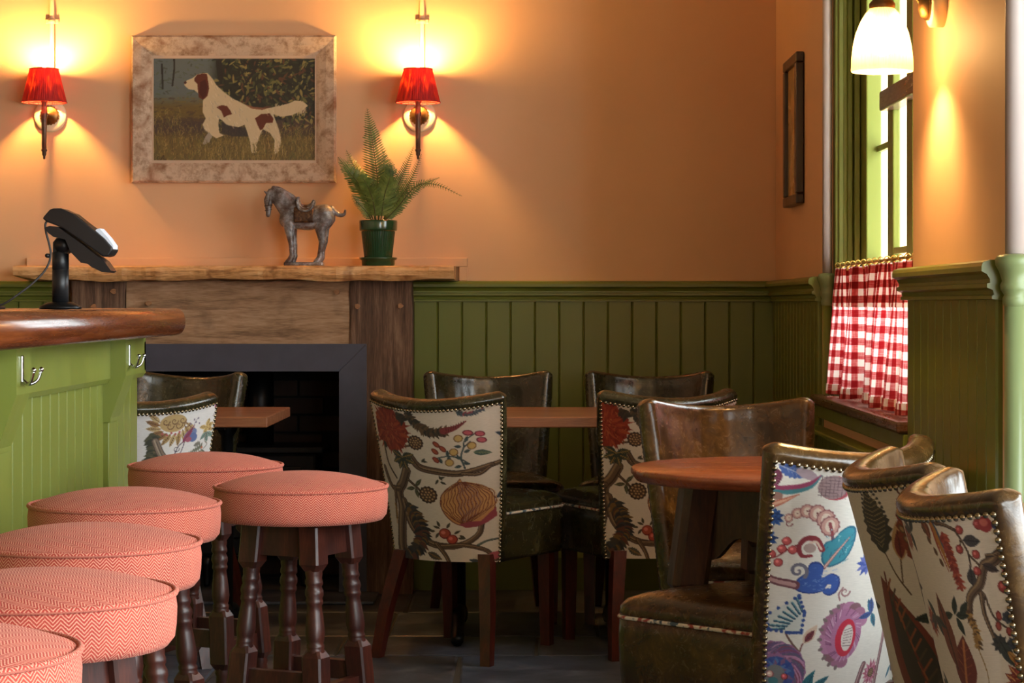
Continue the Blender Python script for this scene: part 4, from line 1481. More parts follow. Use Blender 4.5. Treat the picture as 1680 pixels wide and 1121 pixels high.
# ------------------------------------------------------------------ glass wall lamp on the pier
LX, LY, LZ = 0.820, 5.07, 1.637
wl = thing('glass_wall_lamp', 'lit ribbed glass bell lamp on curved arm from the pier', 'wall lamp', (LX, LY, LZ))
prof = [(0.0705, 0.0), (0.0715, 0.006), (0.0695, 0.010), (0.0690, 0.030), (0.0655, 0.062), (0.0590, 0.090), (0.0490, 0.115), (0.0380, 0.134), (0.0300, 0.143), (0.0260, 0.148)]
MB().lathe(prof, 320, wob=lambda a, i: 1 + (0.022 * math.cos(40 * a) if 1 < i < 9 else 0)).build('glass_shade', 'ribbed_glass', wl)
# open shade: remove end caps
sh = wl.children[0]
bm_ = bmesh.new(); bm_.from_mesh(sh.data)
bmesh.ops.delete(bm_, geom=[f for f in bm_.faces if len(f.verts) > 8], context='FACES'); bm_.to_mesh(sh.data); bm_.free()
MB().lathe([(0.001, 0.035), (0.018, 0.042), (0.026, 0.060), (0.024, 0.078), (0.013, 0.100), (0.012, 0.118)], 20).build('bulb', 'glass_lamp_bulb', wl)
MB().lathe([(0.013, 0.115), (0.016, 0.120), (0.030, 0.150), (0.030, 0.157), (0.020, 0.168), (0.014, 0.200), (0.008, 0.21)], 24).build('gallery', 'antique_brass', wl)
px_ = RIGHT_X - LX
zp = 0.132
MB().lathe([(0.052, px_), (0.052, px_ - 0.030), (0.046, px_ - 0.034)], 36, (0, -0.02, zp + .02), 'x').build('pattress', 'cream_enamel', wl)
MB().lathe([(0.036, px_ - 0.034), (0.036, px_ - 0.040), (0.028, px_ - 0.052), (0.010, px_ - 0.058)], 32, (0, -0.02, zp + .02), 'x').build('rose', 'antique_brass', wl)
arm = catmull([(px_ - 0.05, -0.02, zp + .02), (px_ - 0.072, -0.018, zp + .06), (px_ - 0.085, -0.012, zp + .12), (0.022, -0.005, zp + .155), (0.0, 0, zp + .125), (0, 0, 0.205)], 6)
MB().tube(arm, 0.006, 10).build('arm', 'antique_brass', wl)

# ------------------------------------------------------------------ gingham half curtain
cy0, cy1 = 5.475, 7.065
ctn = thing('cafe_curtain', 'red and white gingham half curtain hanging in the window', 'curtain', (1.0, (cy0 + cy1) / 2, 0.81))
ns, nz_ = 420, 40
t = np.linspace(0, 1, ns)
ph_ = 2 * np.pi * (6.2 * t + .25 * np.sin(9 * t) + .12 * np.sin(23 * t))
z01 = np.linspace(0, 1, nz_)
T, Z = np.meshgrid(t, z01)
PH = np.interp(T, t, ph_)
amp = 0.010 + 0.028 * (1 - Z) ** .8
Yc = cy1 + (cy0 - cy1) * T + 0.020 * np.sin(2 * PH) * (1 - Z)
Xc = 0.995 + amp * np.sin(PH) + 0.006 * np.sin(PH * 2.3 + 2 * Z) - 0.004 * (1 - Z)
Zc = 0.815 + Z * 0.398 + 0.004 * np.sin(PH * .5) * (1 - Z)
Pc = np.stack([Xc - 1.0, Yc - (cy0 + cy1) / 2, Zc - 0.81], -1)
dl = np.sqrt(np.diff(Pc[8, :, 0]) ** 2 + np.diff(Pc[8, :, 1]) ** 2); sl_ = np.concatenate([[0], np.cumsum(dl)])
uvc = np.stack([np.broadcast_to(sl_, T.shape), Zc], -1)
obj('cloth', grid_mesh('cloth', Pc, None, uvc), 'gingham', ctn)
# doubled heading and hem
for zz0, zz1, nm in ((0.70, 1.0, 'heading'), (0.0, 0.075, 'hem')):
    sel = np.where((z01 >= zz0 - .02) & (z01 <= zz1 + .02))[0]
    Pq = Pc[sel] + np.array((-0.0025, -0.001, 0))
    obj(nm, grid_mesh(nm, Pq, None, uvc[sel]), 'gingham', ctn)
rod = thing('curtain_rod', 'thin brass curtain rod with small clips above gingham curtain', 'curtain rod', (0.995, (cy0 + cy1) / 2, 1.222))
MB().tube([(0, cy0 - .03 - rod.location.y, 0), (0, cy1 + .03 - rod.location.y, 0)], 0.004, 8).build('rod', 'gold_clip', rod)
rm_ = MB()
ring = [(0.008 * math.cos(a), 0, 0.008 * math.sin(a)) for a in [i * math.pi / 6 for i in range(13)]]
rm_.tube(ring, 0.0018, 5, cap=False); rm_.box(-.003, .003, -.006, .006, -.020, -.007, .001)
rme = rm_.mesh('clip')
for i in range(15):
    obj('clip', rme, 'gold_clip', rod, (0, cy1 - .03 - i * .108 - rod.location.y, 0.002))

# ------------------------------------------------------------------ printed fabrics
LINEN = (222, 212, 198)


def fabric_a():
    """tree with red dahlia and pomegranate; units of a 840 x 1121 sheet"""
    g = random.Random(3)
    c = Canvas(1060, 1140, LINEN, 0.5)
    c.branch([(1050, 330), (960, 420), (900, 560), (930, 760), (880, 960), (960, 1130)], [30, 26, 20])
    c.branch([(752, 478), (830, 470), (905, 540)], [28, 20])
    for p in ((930, 160), (1000, 640), (860, 860)):
        c.ragged(p, 74, [(150, 70, 90), (120, 90, 140), (176, 110, 120)], g, 17, 4); c.pod(p, 24)
    for p in ((860, 300), (980, 500), (820, 660), (960, 900), (1000, 1050), (850, 100)):
        for k in range(3): c.leaf(p, g.uniform(0, 360), 84, 30, g.choice([(62, 78, 84), (70, 66, 54), (84, 96, 120)]), (40, 46, 44))
    # trunk and boughs
    c.branch([(60, 370), (80, 480), (150, 570)], 9)
    c.branch([(150, 1130), (135, 1040), (150, 900), (172, 780), (160, 660), (205, 590), (245, 500)], [88, 80, 72, 66, 60])
    c.branch([(170, 640), (100, 650), (60, 600), (30, 520)], [34, 22])
    c.branch([(120, 640), (110, 760), (100, 860)], [20, 12])
    c.branch([(290, 400), (340, 462), (450, 490), (560, 510), (640, 502), (752, 478)], [46, 40, 30])
    c.branch([(590, 515), (680, 528), (745, 488)], [20, 14])
    c.branch([(195, 720), (240, 880), (340, 972), (450, 1002), (560, 992), (645, 940), (670, 870)], [50, 38, 28])
    c.branch([(430, 1000), (560, 1000), (680, 1050), (740, 1125)], [26, 18])
    c.branch([(400, 985), (450, 1060), (480, 1135)], [24, 16])
    c.branch([(640, 1010), (690, 990), (760, 985)], [10, 6], (96, 110, 96), (52, 62, 60), (140, 150, 130))
    c.branch([(250, 560), (300, 600), (345, 640)], [14, 8])
    c.branch([(260, 330), (300, 318), (330, 300)], [9, 7])
    # red dahlia
    c.ell((140, 230), 150, 150, (138, 44, 24), wob=.05, k=15, n=60)
    c.ragged((140, 230), 188, [(150, 52, 28), (126, 36, 20), (168, 72, 36), (140, 44, 26)], g, 26, 7)
    for i in range(70):
        a = g.uniform(0, 6.28); q = g.uniform(20, 150)
        p = (140 + q * math.cos(a), 230 + q * math.sin(a))
        c.stroke([p, (p[0] + g.uniform(-14, 14), p[1] + g.uniform(6, 22))], 3, g.choice([(196, 128, 70), (100, 26, 16), (186, 100, 52)]), 1, 0)
    for a in (20, 70, 110, 150, 200, -20):
        c.leaf((225, 410), a, 95, 42, (50, 60, 52), (176, 140, 70), 1)
    c.leaf((60, 330), 60, 60, 30, (46, 44, 36))
    # dark feather top with rosy tip
    c.feather([(300, 100), (370, 180), (440, 222), (520, 218)], 62, [(70, 62, 50), (52, 50, 46), (104, 84, 58), (86, 66, 50)], g, 30)
    c.stroke([(515, 215), (580, 196), (640, 160)], [46, 30, 8], (132, 58, 60))
    for i in range(8):
        x = 525 + i * 14; c.stroke([(x, 232 - i * 7), (x + 6, 190 - i * 5)], 3, (90, 32, 40), 1, 0)
    c.feather([(230, 110), (270, 150)], 60, [(66, 56, 46), (50, 46, 42)], g, 10)
    c.pod((335, 296), 50); c.pod((376, 652), 58)
    for p, a in (((360, 420), 10), ((360, 430), -50), ((455, 520), 60), ((450, 545), 120), ((460, 560), 30), ((455, 540), -20)):
        c.leaf(p, a, 40, 16, (70, 66, 54))
    for p, a in (((300, 600), -50), ((296, 612), 165), ((300, 612), 80)):
        c.leaf(p, a, 72, 26, (62, 66, 52), (120, 116, 80))
    # flowering sprig
    st = (74, 92, 98)
    for q in ([(606, 478), (592, 400), (612, 335), (622, 290), (682, 250)], [(594, 405), (520, 388), (440, 402)], [(612, 335), (650, 300)], [(592, 420), (560, 365)], [(620, 440), (600, 420)]):
        c.stroke(q, [10, 7], (46, 58, 62)); c.stroke(q, [6, 4], st)
    for p, a in (((600, 440), 20), ((596, 410), 200), ((610, 370), -20), ((520, 388), -90), ((520, 390), 70), ((600, 330), 190), ((625, 300), -70), ((640, 310), 20), ((470, 398), 70), ((590, 460), 170)):
        c.leaf(p, a, 42, 22, (80, 98, 100), (50, 62, 66))
    for p in ((643, 240), (706, 256), (712, 300)): c.ell(p, 30, 19, (120, 46, 62), .3); c.ell(p, 22, 13, (196, 96, 108), .3)
    for p in ((588, 272), (656, 330), (555, 362), (525, 432)): c.disc(p, 26, (130, 96, 58)); c.disc(p, 20, (206, 172, 108))
    for p in ((450, 352), (496, 336), (450, 410), (462, 304)): c.ell(p, 26, 15, (120, 52, 42), .9); c.ell(p, 18, 9, (168, 84, 62), .9)
    c.feather([(600, 95), (660, 115), (740, 95)], 34, [(84, 96, 104), (150, 70, 80), (70, 80, 90)], g, 12)
    c.leaf((660, 375), 12, 105, 40, (70, 92, 84), (130, 140, 100))
    # pomegranate
    pg = [(572, 545), (600, 590), (660, 590), (720, 630), (752, 700), (750, 780), (720, 840), (660, 870), (590, 878), (520, 850), (468, 790), (445, 720), (455, 660), (490, 610), (540, 580)]
    c.poly([tuple(p) for p in catmull(pg + [pg[0]], 5)], (112, 58, 44))
    c.poly([(605 + (p[0] - 605) * .965, 720 + (p[1] - 720) * .965) for p in catmull(pg + [pg[0]], 5)], (196, 142, 90))
    for i in range(-8, 9):
        pts = []
        for k in range(12):
            t = k / 11
            x = 575 + i * 2 + (i * 17.5 + 30) * math.sin(math.pi * min(1, t * 1.05)) ** .7 + 6 * math.sin(k * 1.9 + i)
            pts.append((x, 570 + 285 * t))
        c.stroke(pts, 4.5, (116, 62, 44)); c.stroke([(x + 6, y) for x, y in pts], 3, (150, 120, 120) if abs(i) < 4 else (214, 170, 110))
    c.poly([(540, 858), (600, 842), (665, 850), (720, 800), (756, 770), (758, 830), (700, 866), (640, 884), (580, 884)], (150, 66, 78))
    # lower dark feather
    c.feather([(235, 745), (295, 850), (312, 940), (262, 1040), (180, 1110)], 92, [(66, 60, 54), (52, 56, 60), (96, 56, 46), (120, 90, 50), (44, 44, 46)], g, 46)
    # red fruit
    for p, a in (((430, 880), 200), ((430, 870), 250), ((470, 880), -60), ((510, 920), -30), ((530, 950), 10), ((400, 900), 180), ((540, 930), 40), ((420, 910), 120)):
        c.leaf(p, a, 46, 17, (74, 68, 54))
    c.berry((456, 915), 36, (168, 76, 58)); c.berry((497, 956), 33, (176, 70, 56))
    c.leaf((340, 1050), 25, 100, 40, (74, 72, 62), (150, 110, 60), 1)
    c.ell((735, 1095), 40, 26, (170, 86, 96)); c.leaf((640, 1120), -160, 60, 24, (60, 74, 84))
    for x in (95, 105): c.stroke([(x, 760), (x + 8, 830), (x, 900)], 5, (186, 140, 70))
    return c


def fabric_g():
    """bright scroll flowers; 692 x 1121 sheet extended to the right and below"""
    g = random.Random(8)
    c = Canvas(1010, 1260, (226, 222, 214), 0.5)
    c.leaf((95, 105), 18, 130, 56, (70, 96, 160), (150, 160, 190), 1); c.ell((210, 130), 46, 22, (170, 150, 160), .3)
    c.leaf((78, 120), 75, 90, 60, (110, 50, 74), (150, 90, 110))
    c.stroke([(80, 205), (150, 208), (225, 176), (270, 125)], [10, 34, 24, 4], (150, 60, 96))
    c.stroke([(80, 222), (155, 222), (235, 186), (272, 125)], [8, 22, 14, 3], (70, 130, 140))
    c.stroke([(75, 300), (130, 270), (195, 226)], [36, 26, 5], (196, 110, 88)); c.stroke([(80, 296), (130, 270), (180, 238)], [16, 12, 3], (226, 176, 150))
    c.ell((105, 245), 30, 18, (160, 120, 110)); c.leaf((75, 330), 60, 80, 50, (120, 50, 70))
    for cc in ((108, 345), (92, 440)):
        c.ragged(cc, 52, [(36, 78, 150), (60, 104, 176), (30, 60, 120)], g, 11, 3)
    # pineapple round
    c.ell((335, 178), 70, 56, (176, 66, 80)); c.ell((325, 176), 62, 54, (156, 130, 132))
    for i in range(-3, 4):
        c.stroke([(325 + i * 17, 128), (325 + i * 17 + 10, 224)], 2.5, (110, 86, 92), 1, 0); c.stroke([(268, 176 + i * 14), (384, 170 + i * 14)], 2.5, (110, 86, 92), 1, 0)
    # caterpillar bloom
    for p, r_ in (((172, 338), 18), ((203, 312), 23), ((240, 296), 29), ((282, 300), 36), ((322, 322), 40), ((345, 352), 42)):
        c.ell(p, r_, r_ * 1.1, (150, 96, 98), wob=.06, k=13, n=52); c.ell(p, r_ * .86, r_ * .95, (206, 160, 150)); c.ell(p, r_ * .5, r_ * .66, (232, 214, 198)); c.disc(p, r_ * .12, (120, 60, 60))
    c.spiral((176, 362), 16, 1, 6, (150, 96, 98))
    c.stroke([(342, 340), (358, 380), (366, 410)], 14, (150, 70, 76))
    # teal leaf
    tl_ = [(330, 470), (338, 430), (372, 408), (395, 372), (430, 345), (462, 352), (470, 400), (462, 450), (440, 500), (400, 530), (360, 540), (334, 510)]
    c.poly([tuple(p) for p in catmull(tl_ + [tl_[0]], 5)], (44, 106, 134)); c.poly([(400 + (p[0] - 400) * .9, 445 + (p[1] - 445) * .9) for p in catmull(tl_ + [tl_[0]], 5)], (58, 144, 164))
    for i in range(26):
        x = g.uniform(340, 455); y = g.uniform(380, 520); c.stroke([(x, y), (x + g.uniform(-16, 16), y - g.uniform(8, 26))], 2.5, g.choice([(150, 206, 214), (34, 92, 124)]), 1, 0)
    c.stroke([(352, 545), (395, 470), (442, 395)], [15, 12, 4], (150, 84, 90)); c.stroke([(354, 540), (395, 470), (440, 398)], [8, 6, 2], (214, 180, 168))
    # red comma
    c.stroke([(330, 462), (300, 420), (258, 420), (234, 458), (250, 500), (290, 496)], [26, 26, 22, 20, 18, 12], (140, 48, 58)); c.ell((278, 462), 26, 22, (176, 154, 148)); c.stroke([(276, 438), (300, 430), (326, 460)], 10, (222, 196, 178))
    c.stroke([(232, 450), (190, 482), (150, 520), (110, 535)], [8, 4], (130, 50, 54))
    for p in ((180, 444), (210, 480), (166, 482), (126, 512), (106, 545), (160, 545)): c.berry(p, 20, (200, 92, 92), (136, 40, 48))
    # blue scroll
    bs = [(240, 655), (248, 610), (282, 570), (290, 530), (325, 520), (352, 545), (350, 590), (388, 568), (425, 580), (436, 612), (428, 650), (398, 670), (366, 660), (384, 640), (400, 640), (402, 622), (380, 620), (366, 650), (320, 668), (270, 668)]
    c.poly([tuple(p) for p in catmull(bs + [bs[0]], 4)], (36, 60, 130)); c.poly([(340 + (p[0] - 340) * .92, 605 + (p[1] - 605) * .9) for p in catmull(bs + [bs[0]], 4)], (52, 88, 168))
    for i in range(30):
        x = g.uniform(255, 420); y = g.uniform(545, 655); c.stroke([(x, y), (x + g.uniform(8, 22), y - g.uniform(-6, 12))], 2.5, (120, 150, 206), .7, 0)
    c.spiral((246, 572), 40, 1.3, 17, (112, 110, 128), 0.6, -1)
    c.stroke([(76, 598), (150, 628), (245, 638)], [44, 34, 40], (112, 66, 76)); c.stroke([(78, 600), (150, 628), (240, 638)], [24, 16, 20], (190, 150, 150))
    # fan tree
    c.stroke([(305, 945), (240, 870), (218, 800), (232, 720)], [11, 8, 4], (112, 84, 76))
    fan = [(142, 792), (268, 684), (302, 760), (300, 850), (250, 858), (160, 855)]
    c.poly(fan, (206, 210, 206))
    for i in range(8):
        t = i / 7
        c.stroke([(150 + 110 * t, 850 - 160 * t + 8), (225 + 66 * t, 842 - 90 * t)], 11, (40, 76, 100), 1, 0)
        c.stroke([(150 + 110 * t, 846 - 160 * t + 8), (225 + 66 * t, 838 - 90 * t)], 4, (110, 160, 172), 1, 0)
    for p in fan: c.disc(p, 9, (52, 84, 150))
    for i in range(24):
        k = i % len(fan); a, b = fan[k], fan[(k + 1) % len(fan)]; t = (i // len(fan) + .5) / 4
        c.disc((a[0] + (b[0] - a[0]) * t, a[1] + (b[1] - a[1]) * t), 8, (46, 74, 140))
    c.stroke([(305, 940), (312, 905), (330, 880)], 7, (130, 84, 80)); c.leaf((316, 900), -62, 105, 46, (214, 190, 170)); c.leaf((322, 892), -60, 70, 30, (122, 52, 62), (80, 30, 40))
    c.ell((70, 830), 56, 76, (196, 140, 146)); c.ell((66, 830), 40, 56, (158, 36, 58))
    # pink flower
    for i in range(13):
        a = R(90 + i * 20); c.ell((505 + 92 * math.cos(a), 850 + 125 * math.sin(a)), 34, 30, g.choice([(156, 104, 132), (176, 122, 156), (132, 92, 104)]))
    c.ell((500, 850), 92, 122, (170, 112, 150))
    for i in range(40):
        a = g.uniform(0, 6.28); c.stroke([(500 + 66 * math.cos(a), 850 + 90 * math.sin(a)), (500 + 92 * math.cos(a + .2), 850 + 124 * math.sin(a + .2))], 3.5, g.choice([(122, 74, 110), (200, 160, 186)]), 1, 0)
    c.ell((510, 865), 52, 88, (190, 36, 64)); c.ell((518, 865), 30, 62, (214, 204, 198))
    for i in range(7): c.stroke([(500, 830 + i * 12), (538, 818 + i * 14)], 3, (120, 100, 104), 1, 0)
    for i in range(9):
        a = R(100 + i * 18); c.ell((500 + 116 * math.cos(a), 855 + 150 * math.sin(a)), 12, 8, (122, 106, 106), a)
    c.spiral((468, 650), 24, 1.2, 9, (160, 118, 120)); c.stroke([(450, 690), (440, 660), (455, 632)], 8, (160, 118, 120))
    # swirl flower
    c.ell((210, 1030), 132, 128, (150, 104, 146), wob=.02, k=17, n=68)
    for i in range(60):
        a = 2 * math.pi * i / 60; r0 = g.uniform(70, 90)
        c.stroke([(210 + r0 * math.cos(a), 1030 + r0 * math.sin(a)), (210 + 108 * math.cos(a + .4), 1030 + 106 * math.sin(a + .4)), (210 + 126 * math.cos(a + .7), 1030 + 122 * math.sin(a + .7))], 6, g.choice([(112, 76, 128), (186, 136, 172), (128, 70, 96), (96, 90, 120)]), 1, 3)
    c.ell((215, 1050), 80, 78, (60, 84, 150)); c.ragged((215, 1040), 76, [(44, 72, 150), (80, 116, 176), (120, 90, 130)], g, 13, 3)
    c.ell((210, 1060), 46, 50, (116, 120, 124)); c.berry((188, 1056), 16, (222, 190, 180), (150, 50, 60)); c.berry((252, 1060), 15, (206, 90, 100)); c.ell((205, 1085), 22, 18, (60, 120, 130))
    for p, a in (((330, 1110), -60), ((370, 1110), -40), ((390, 1115), -20), ((350, 1130), -75)):
        c.leaf(p, a, 110, 32, (40, 110, 124), (20, 66, 86))
    c.ragged((560, 520), 60, [(60, 84, 160), (100, 110, 180)], g, 12, 3)
    for p in ((640, 300), (760, 640), (880, 240), (900, 900), (700, 1050)):
        c.ragged(p, 66, [(176, 100, 120), (150, 70, 96), (200, 140, 160)], g, 15, 4); c.pod(p, 22)
    for p in ((620, 180), (720, 420), (860, 480), (800, 780), (640, 760), (930, 1080)):
        for k in range(4): c.leaf(p, g.uniform(0, 360), 80, 30, g.choice([(58, 120, 140), (60, 84, 150), (110, 86, 90)]), (40, 60, 90))
    c.branch([(980, 60), (860, 160), (760, 300), (680, 560), (760, 860), (720, 1240)], 20, (140, 100, 104), (96, 60, 70), (190, 156, 156))
    c.branch([(100, 1250), (300, 1200), (560, 1160), (640, 1000)], 22, (140, 100, 104), (96, 60, 70), (190, 156, 156))
    return c


def fabric_h2():
    """berry bough; 723 x 1121 sheet, right edge at the near wing"""
    g = random.Random(12)
    c = Canvas(1500, 1560, LINEN, 0.42)
    Ox = 760
    T = lambda p: (p[0] + Ox, p[1])
    TT = lambda q: [T(p) for p in q]
    c.branch(TT([(150, 205), (215, 218), (275, 248)]), [20, 14], (104, 72, 52))
    c.branch(TT([(275, 248), (302, 300), (328, 380), (312, 480)]), 7); c.branch(TT([(328, 380), (360, 420), (390, 450)]), 7); c.branch(TT([(275, 245), (300, 265)]), 6); c.branch(TT([(300, 300), (285, 340)]), 5)
    c.branch(TT([(590, 375), (520, 400), (470, 428), (405, 452), (352, 540), (262, 606), (228, 690)]), [62, 60, 54, 48, 40])
    c.branch(TT([(345, 590), (332, 700), (358, 830)]), [30, 18]); c.branch(TT([(440, 395), (500, 390), (570, 360)]), [14, 22])
    c.branch(TT([(365, 600), (372, 660), (392, 720), (450, 770), (505, 800)]), [9, 6])
    c.leaf(T((400, 440)), 22, 110, 46, (64, 50, 50), (34, 28, 30))
    for p in ((310, 250), (276, 352), (376, 385), (356, 472)): c.berry(T(p), 26, (166, 66, 62), (104, 34, 34))
    c.leaf(T((318, 305)), 8, 110, 68, (66, 62, 66), (36, 34, 40)); c.leaf(T((300, 545)), -80, 96, 62, (66, 62, 66), (36, 34, 40))
    c.berry(T((440, 230)), 30, (156, 54, 52)); c.ell(T((485, 232)), 48, 42, (150, 50, 54)); c.ell(T((480, 222)), 26, 20, (190, 100, 90)); c.ell(T((548, 240)), 24, 22, (56, 66, 104))
    c.berry(T((535, 490)), 22, (166, 66, 62)); c.berry(T((500, 562)), 34, (166, 66, 62)); c.leaf(T((566, 640)), -80, 90, 36, (52, 66, 60), (90, 90, 70)); c.stroke(TT([(500, 540), (560, 545), (600, 530)]), 8, (70, 54, 46))
    c.ell(T((560, 510)), 24, 18, (60, 60, 72), .5)
    for p in ((480, 722), (556, 780), (515, 834), (472, 862)): c.ragged(T(p), 42, [(46, 54, 66), (64, 66, 74)], g, 6, 2)
    for p in ((425, 712), (405, 766), (470, 796), (520, 790)): c.ell(T(p), 20, 26, (120, 44, 40)); c.ell(T(p), 12, 17, (164, 70, 60))
    c.ragged(T((390, 860)), 64, [(40, 44, 44), (56, 54, 50)], g, 10, 2); c.leaf(T((395, 850)), 65, 150, 80, (54, 60, 56), (30, 34, 34)); c.leaf(T((430, 900)), 50, 100, 44, (176, 128, 60), (110, 70, 36))
    for k in range(9):
        a = 190 + k * 20
        c.leaf(T((520, 1100)), a, 170, 70, g.choice([(150, 56, 40), (172, 84, 50), (120, 40, 32)]), (206, 150, 90))
    c.leaf(T((545, 1000)), -80, 110, 60, (110, 60, 40), (190, 140, 80)); c.ell(T((505, 1100)), 40, 40, (206, 170, 140))
    # left side: orange leaf, serrated red leaf, gold feather
    c.stroke(TT([(100, 180), (130, 300), (160, 450)]), [30, 34, 10], (176, 116, 50)); c.stroke(TT([(125, 190), (150, 300), (170, 400)]), [12, 16, 5], (70, 84, 104)); c.stroke(TT([(95, 200), (112, 330), (150, 470)]), [8, 14, 5], (150, 60, 40))
    c.feather(TT([(180, 270), (195, 400), (215, 565)]), 60, [(150, 52, 42), (124, 40, 34), (176, 84, 60)], g, 30, (150, 60, 46))
    c.feather(TT([(205, 680), (240, 780), (230, 880)]), 52, [(150, 112, 56), (90, 66, 44), (176, 136, 76)], g, 20)
    c.stroke(TT([(225, 880), (250, 1000), (240, 1120)]), 8, (150, 120, 70))
    c.stroke(TT([(20, 40), (40, 100), (70, 150)]), 8, (84, 54, 40)); c.leaf(T((60, 300)), -100, 200, 60, (110, 52, 36), (160, 96, 60))
    for p in ((20, 240), (45, 300), (78, 360), (106, 420)): c.ell(T(p), 13, 24, (96, 66, 46), -.4)
    # dark leafy stem
    for p, a in (((100, 700), -70), ((110, 705), 0), ((110, 715), 70), ((150, 700), -40), ((80, 700), 170)):
        c.leaf(T(p), a, 110, 44, (44, 56, 48), (26, 34, 30))
    c.leaf(T((40, 1130)), -75, 330, 190, (112, 44, 36), (190, 120, 70)); c.leaf(T((0, 1000)), -95, 420, 120, (120, 64, 44), (70, 36, 28))
    # hidden half
    for p in ((500, 300), (300, 620), (560, 760), (240, 980), (480, 1180), (120, 400), (620, 1400), (1200, 1350), (980, 1450)):
        c.ragged(p, 90, [(150, 56, 44), (170, 96, 60), (120, 50, 44)], g, 17, 4)
        for k in range(5): c.leaf((p[0] + 80, p[1] - 40), g.uniform(0, 360), 120, 44, g.choice([(56, 64, 58), (70, 62, 60)]), (34, 36, 34))
    c.branch([(60, 1540), (260, 1200), (200, 900), (420, 620), (380, 300), (520, 40)], 34); c.branch([(700, 1540), (980, 1300), (1300, 1200)], 30)
    return c


def fabric_h1():
    g = random.Random(15)
    c = Canvas(1520, 1660, LINEN, 0.4)
    # hidden half first
    for q in ((200, 300), (500, 700), (250, 1050), (620, 1250), (780, 400), (480, 180), (820, 900)):
        c.ragged(q, 90, [(150, 60, 46), (176, 100, 60), (120, 50, 44)], g, 17, 4)
        for k in range(4): c.leaf((q[0] + 70, q[1] - 40), g.uniform(0, 360), 130, 46, g.choice([(56, 64, 58), (70, 62, 60)]), (34, 36, 34))
    c.branch([(100, 1640), (320, 1200), (380, 800), (640, 500), (700, 60)], 30)
    # conifer-like spray
    c.stroke([(1300, 760), (1240, 640), (1195, 480)], [10, 7], (96, 72, 48))
    c.leaf((1200, 520), -93, 390, 150, (58, 56, 50), None, 1)
    for i in range(13):
        y = 480 - i * 26
        w = 66 * math.sin(math.pi * (i + 1.5) / 15)
        c.stroke([(1192 - w, y - 24), (1192, y), (1192 + w, y - 24)], 5, (150, 132, 96), 1, 0)
        for sg in (-1, 1): c.disc((1192 + sg * (w + 10), y - 26), 9, (60, 60, 62))
    # bud
    c.stroke([(1268, 700), (1290, 560), (1300, 500)], 8, (96, 72, 48)); c.leaf((1296, 560), -84, 230, 84, (190, 150, 104)); c.leaf((1297, 548), -84, 170, 56, (120, 44, 34), (76, 28, 22))
    # rust plume with seeds
    c.stroke([(1350, 60), (1372, 160), (1400, 240)], 9, (96, 56, 40)); c.leaf((1400, 620), -96, 420, 110, (128, 58, 40), (176, 108, 68), 1)
    for i in range(6): c.ell((1340 + i * 12, 380 + i * 62), 15, 28, (104, 74, 50), -.3); c.ell((1340 + i * 12, 380 + i * 62), 8, 17, (170, 132, 90), -.3)
    # great red-brown leaf
    c.leaf((1360, 1620), -104, 1000, 330, (122, 56, 40), None); c.leaf((1350, 1560), -103, 860, 220, (60, 54, 46), None)
    for i in range(14):
        t = i / 13; x = 1350 - 200 * t; y = 1500 - 760 * t
        c.stroke([(x, y), (x - 60 + 70 * t, y - 110)], 12, g.choice([(150, 84, 50), (110, 50, 38)]), 1, 0); c.stroke([(x, y), (x + 70 - 30 * t, y - 70)], 12, g.choice([(150, 84, 50), (84, 70, 52)]), 1, 0)
    c.leaf((1440, 1600), -84, 500, 180, (134, 52, 42), (206, 150, 96))
    for i in range(9): c.stroke([(1445, 1560 - i * 44), (1490 - i * 3, 1520 - i * 46)], 7, (206, 150, 96), 1, 0)
    for a_ in (-75, 0, 65, 178): c.leaf((1430, 900), a_, 150, 62, (46, 58, 50), (26, 34, 30))
    return c


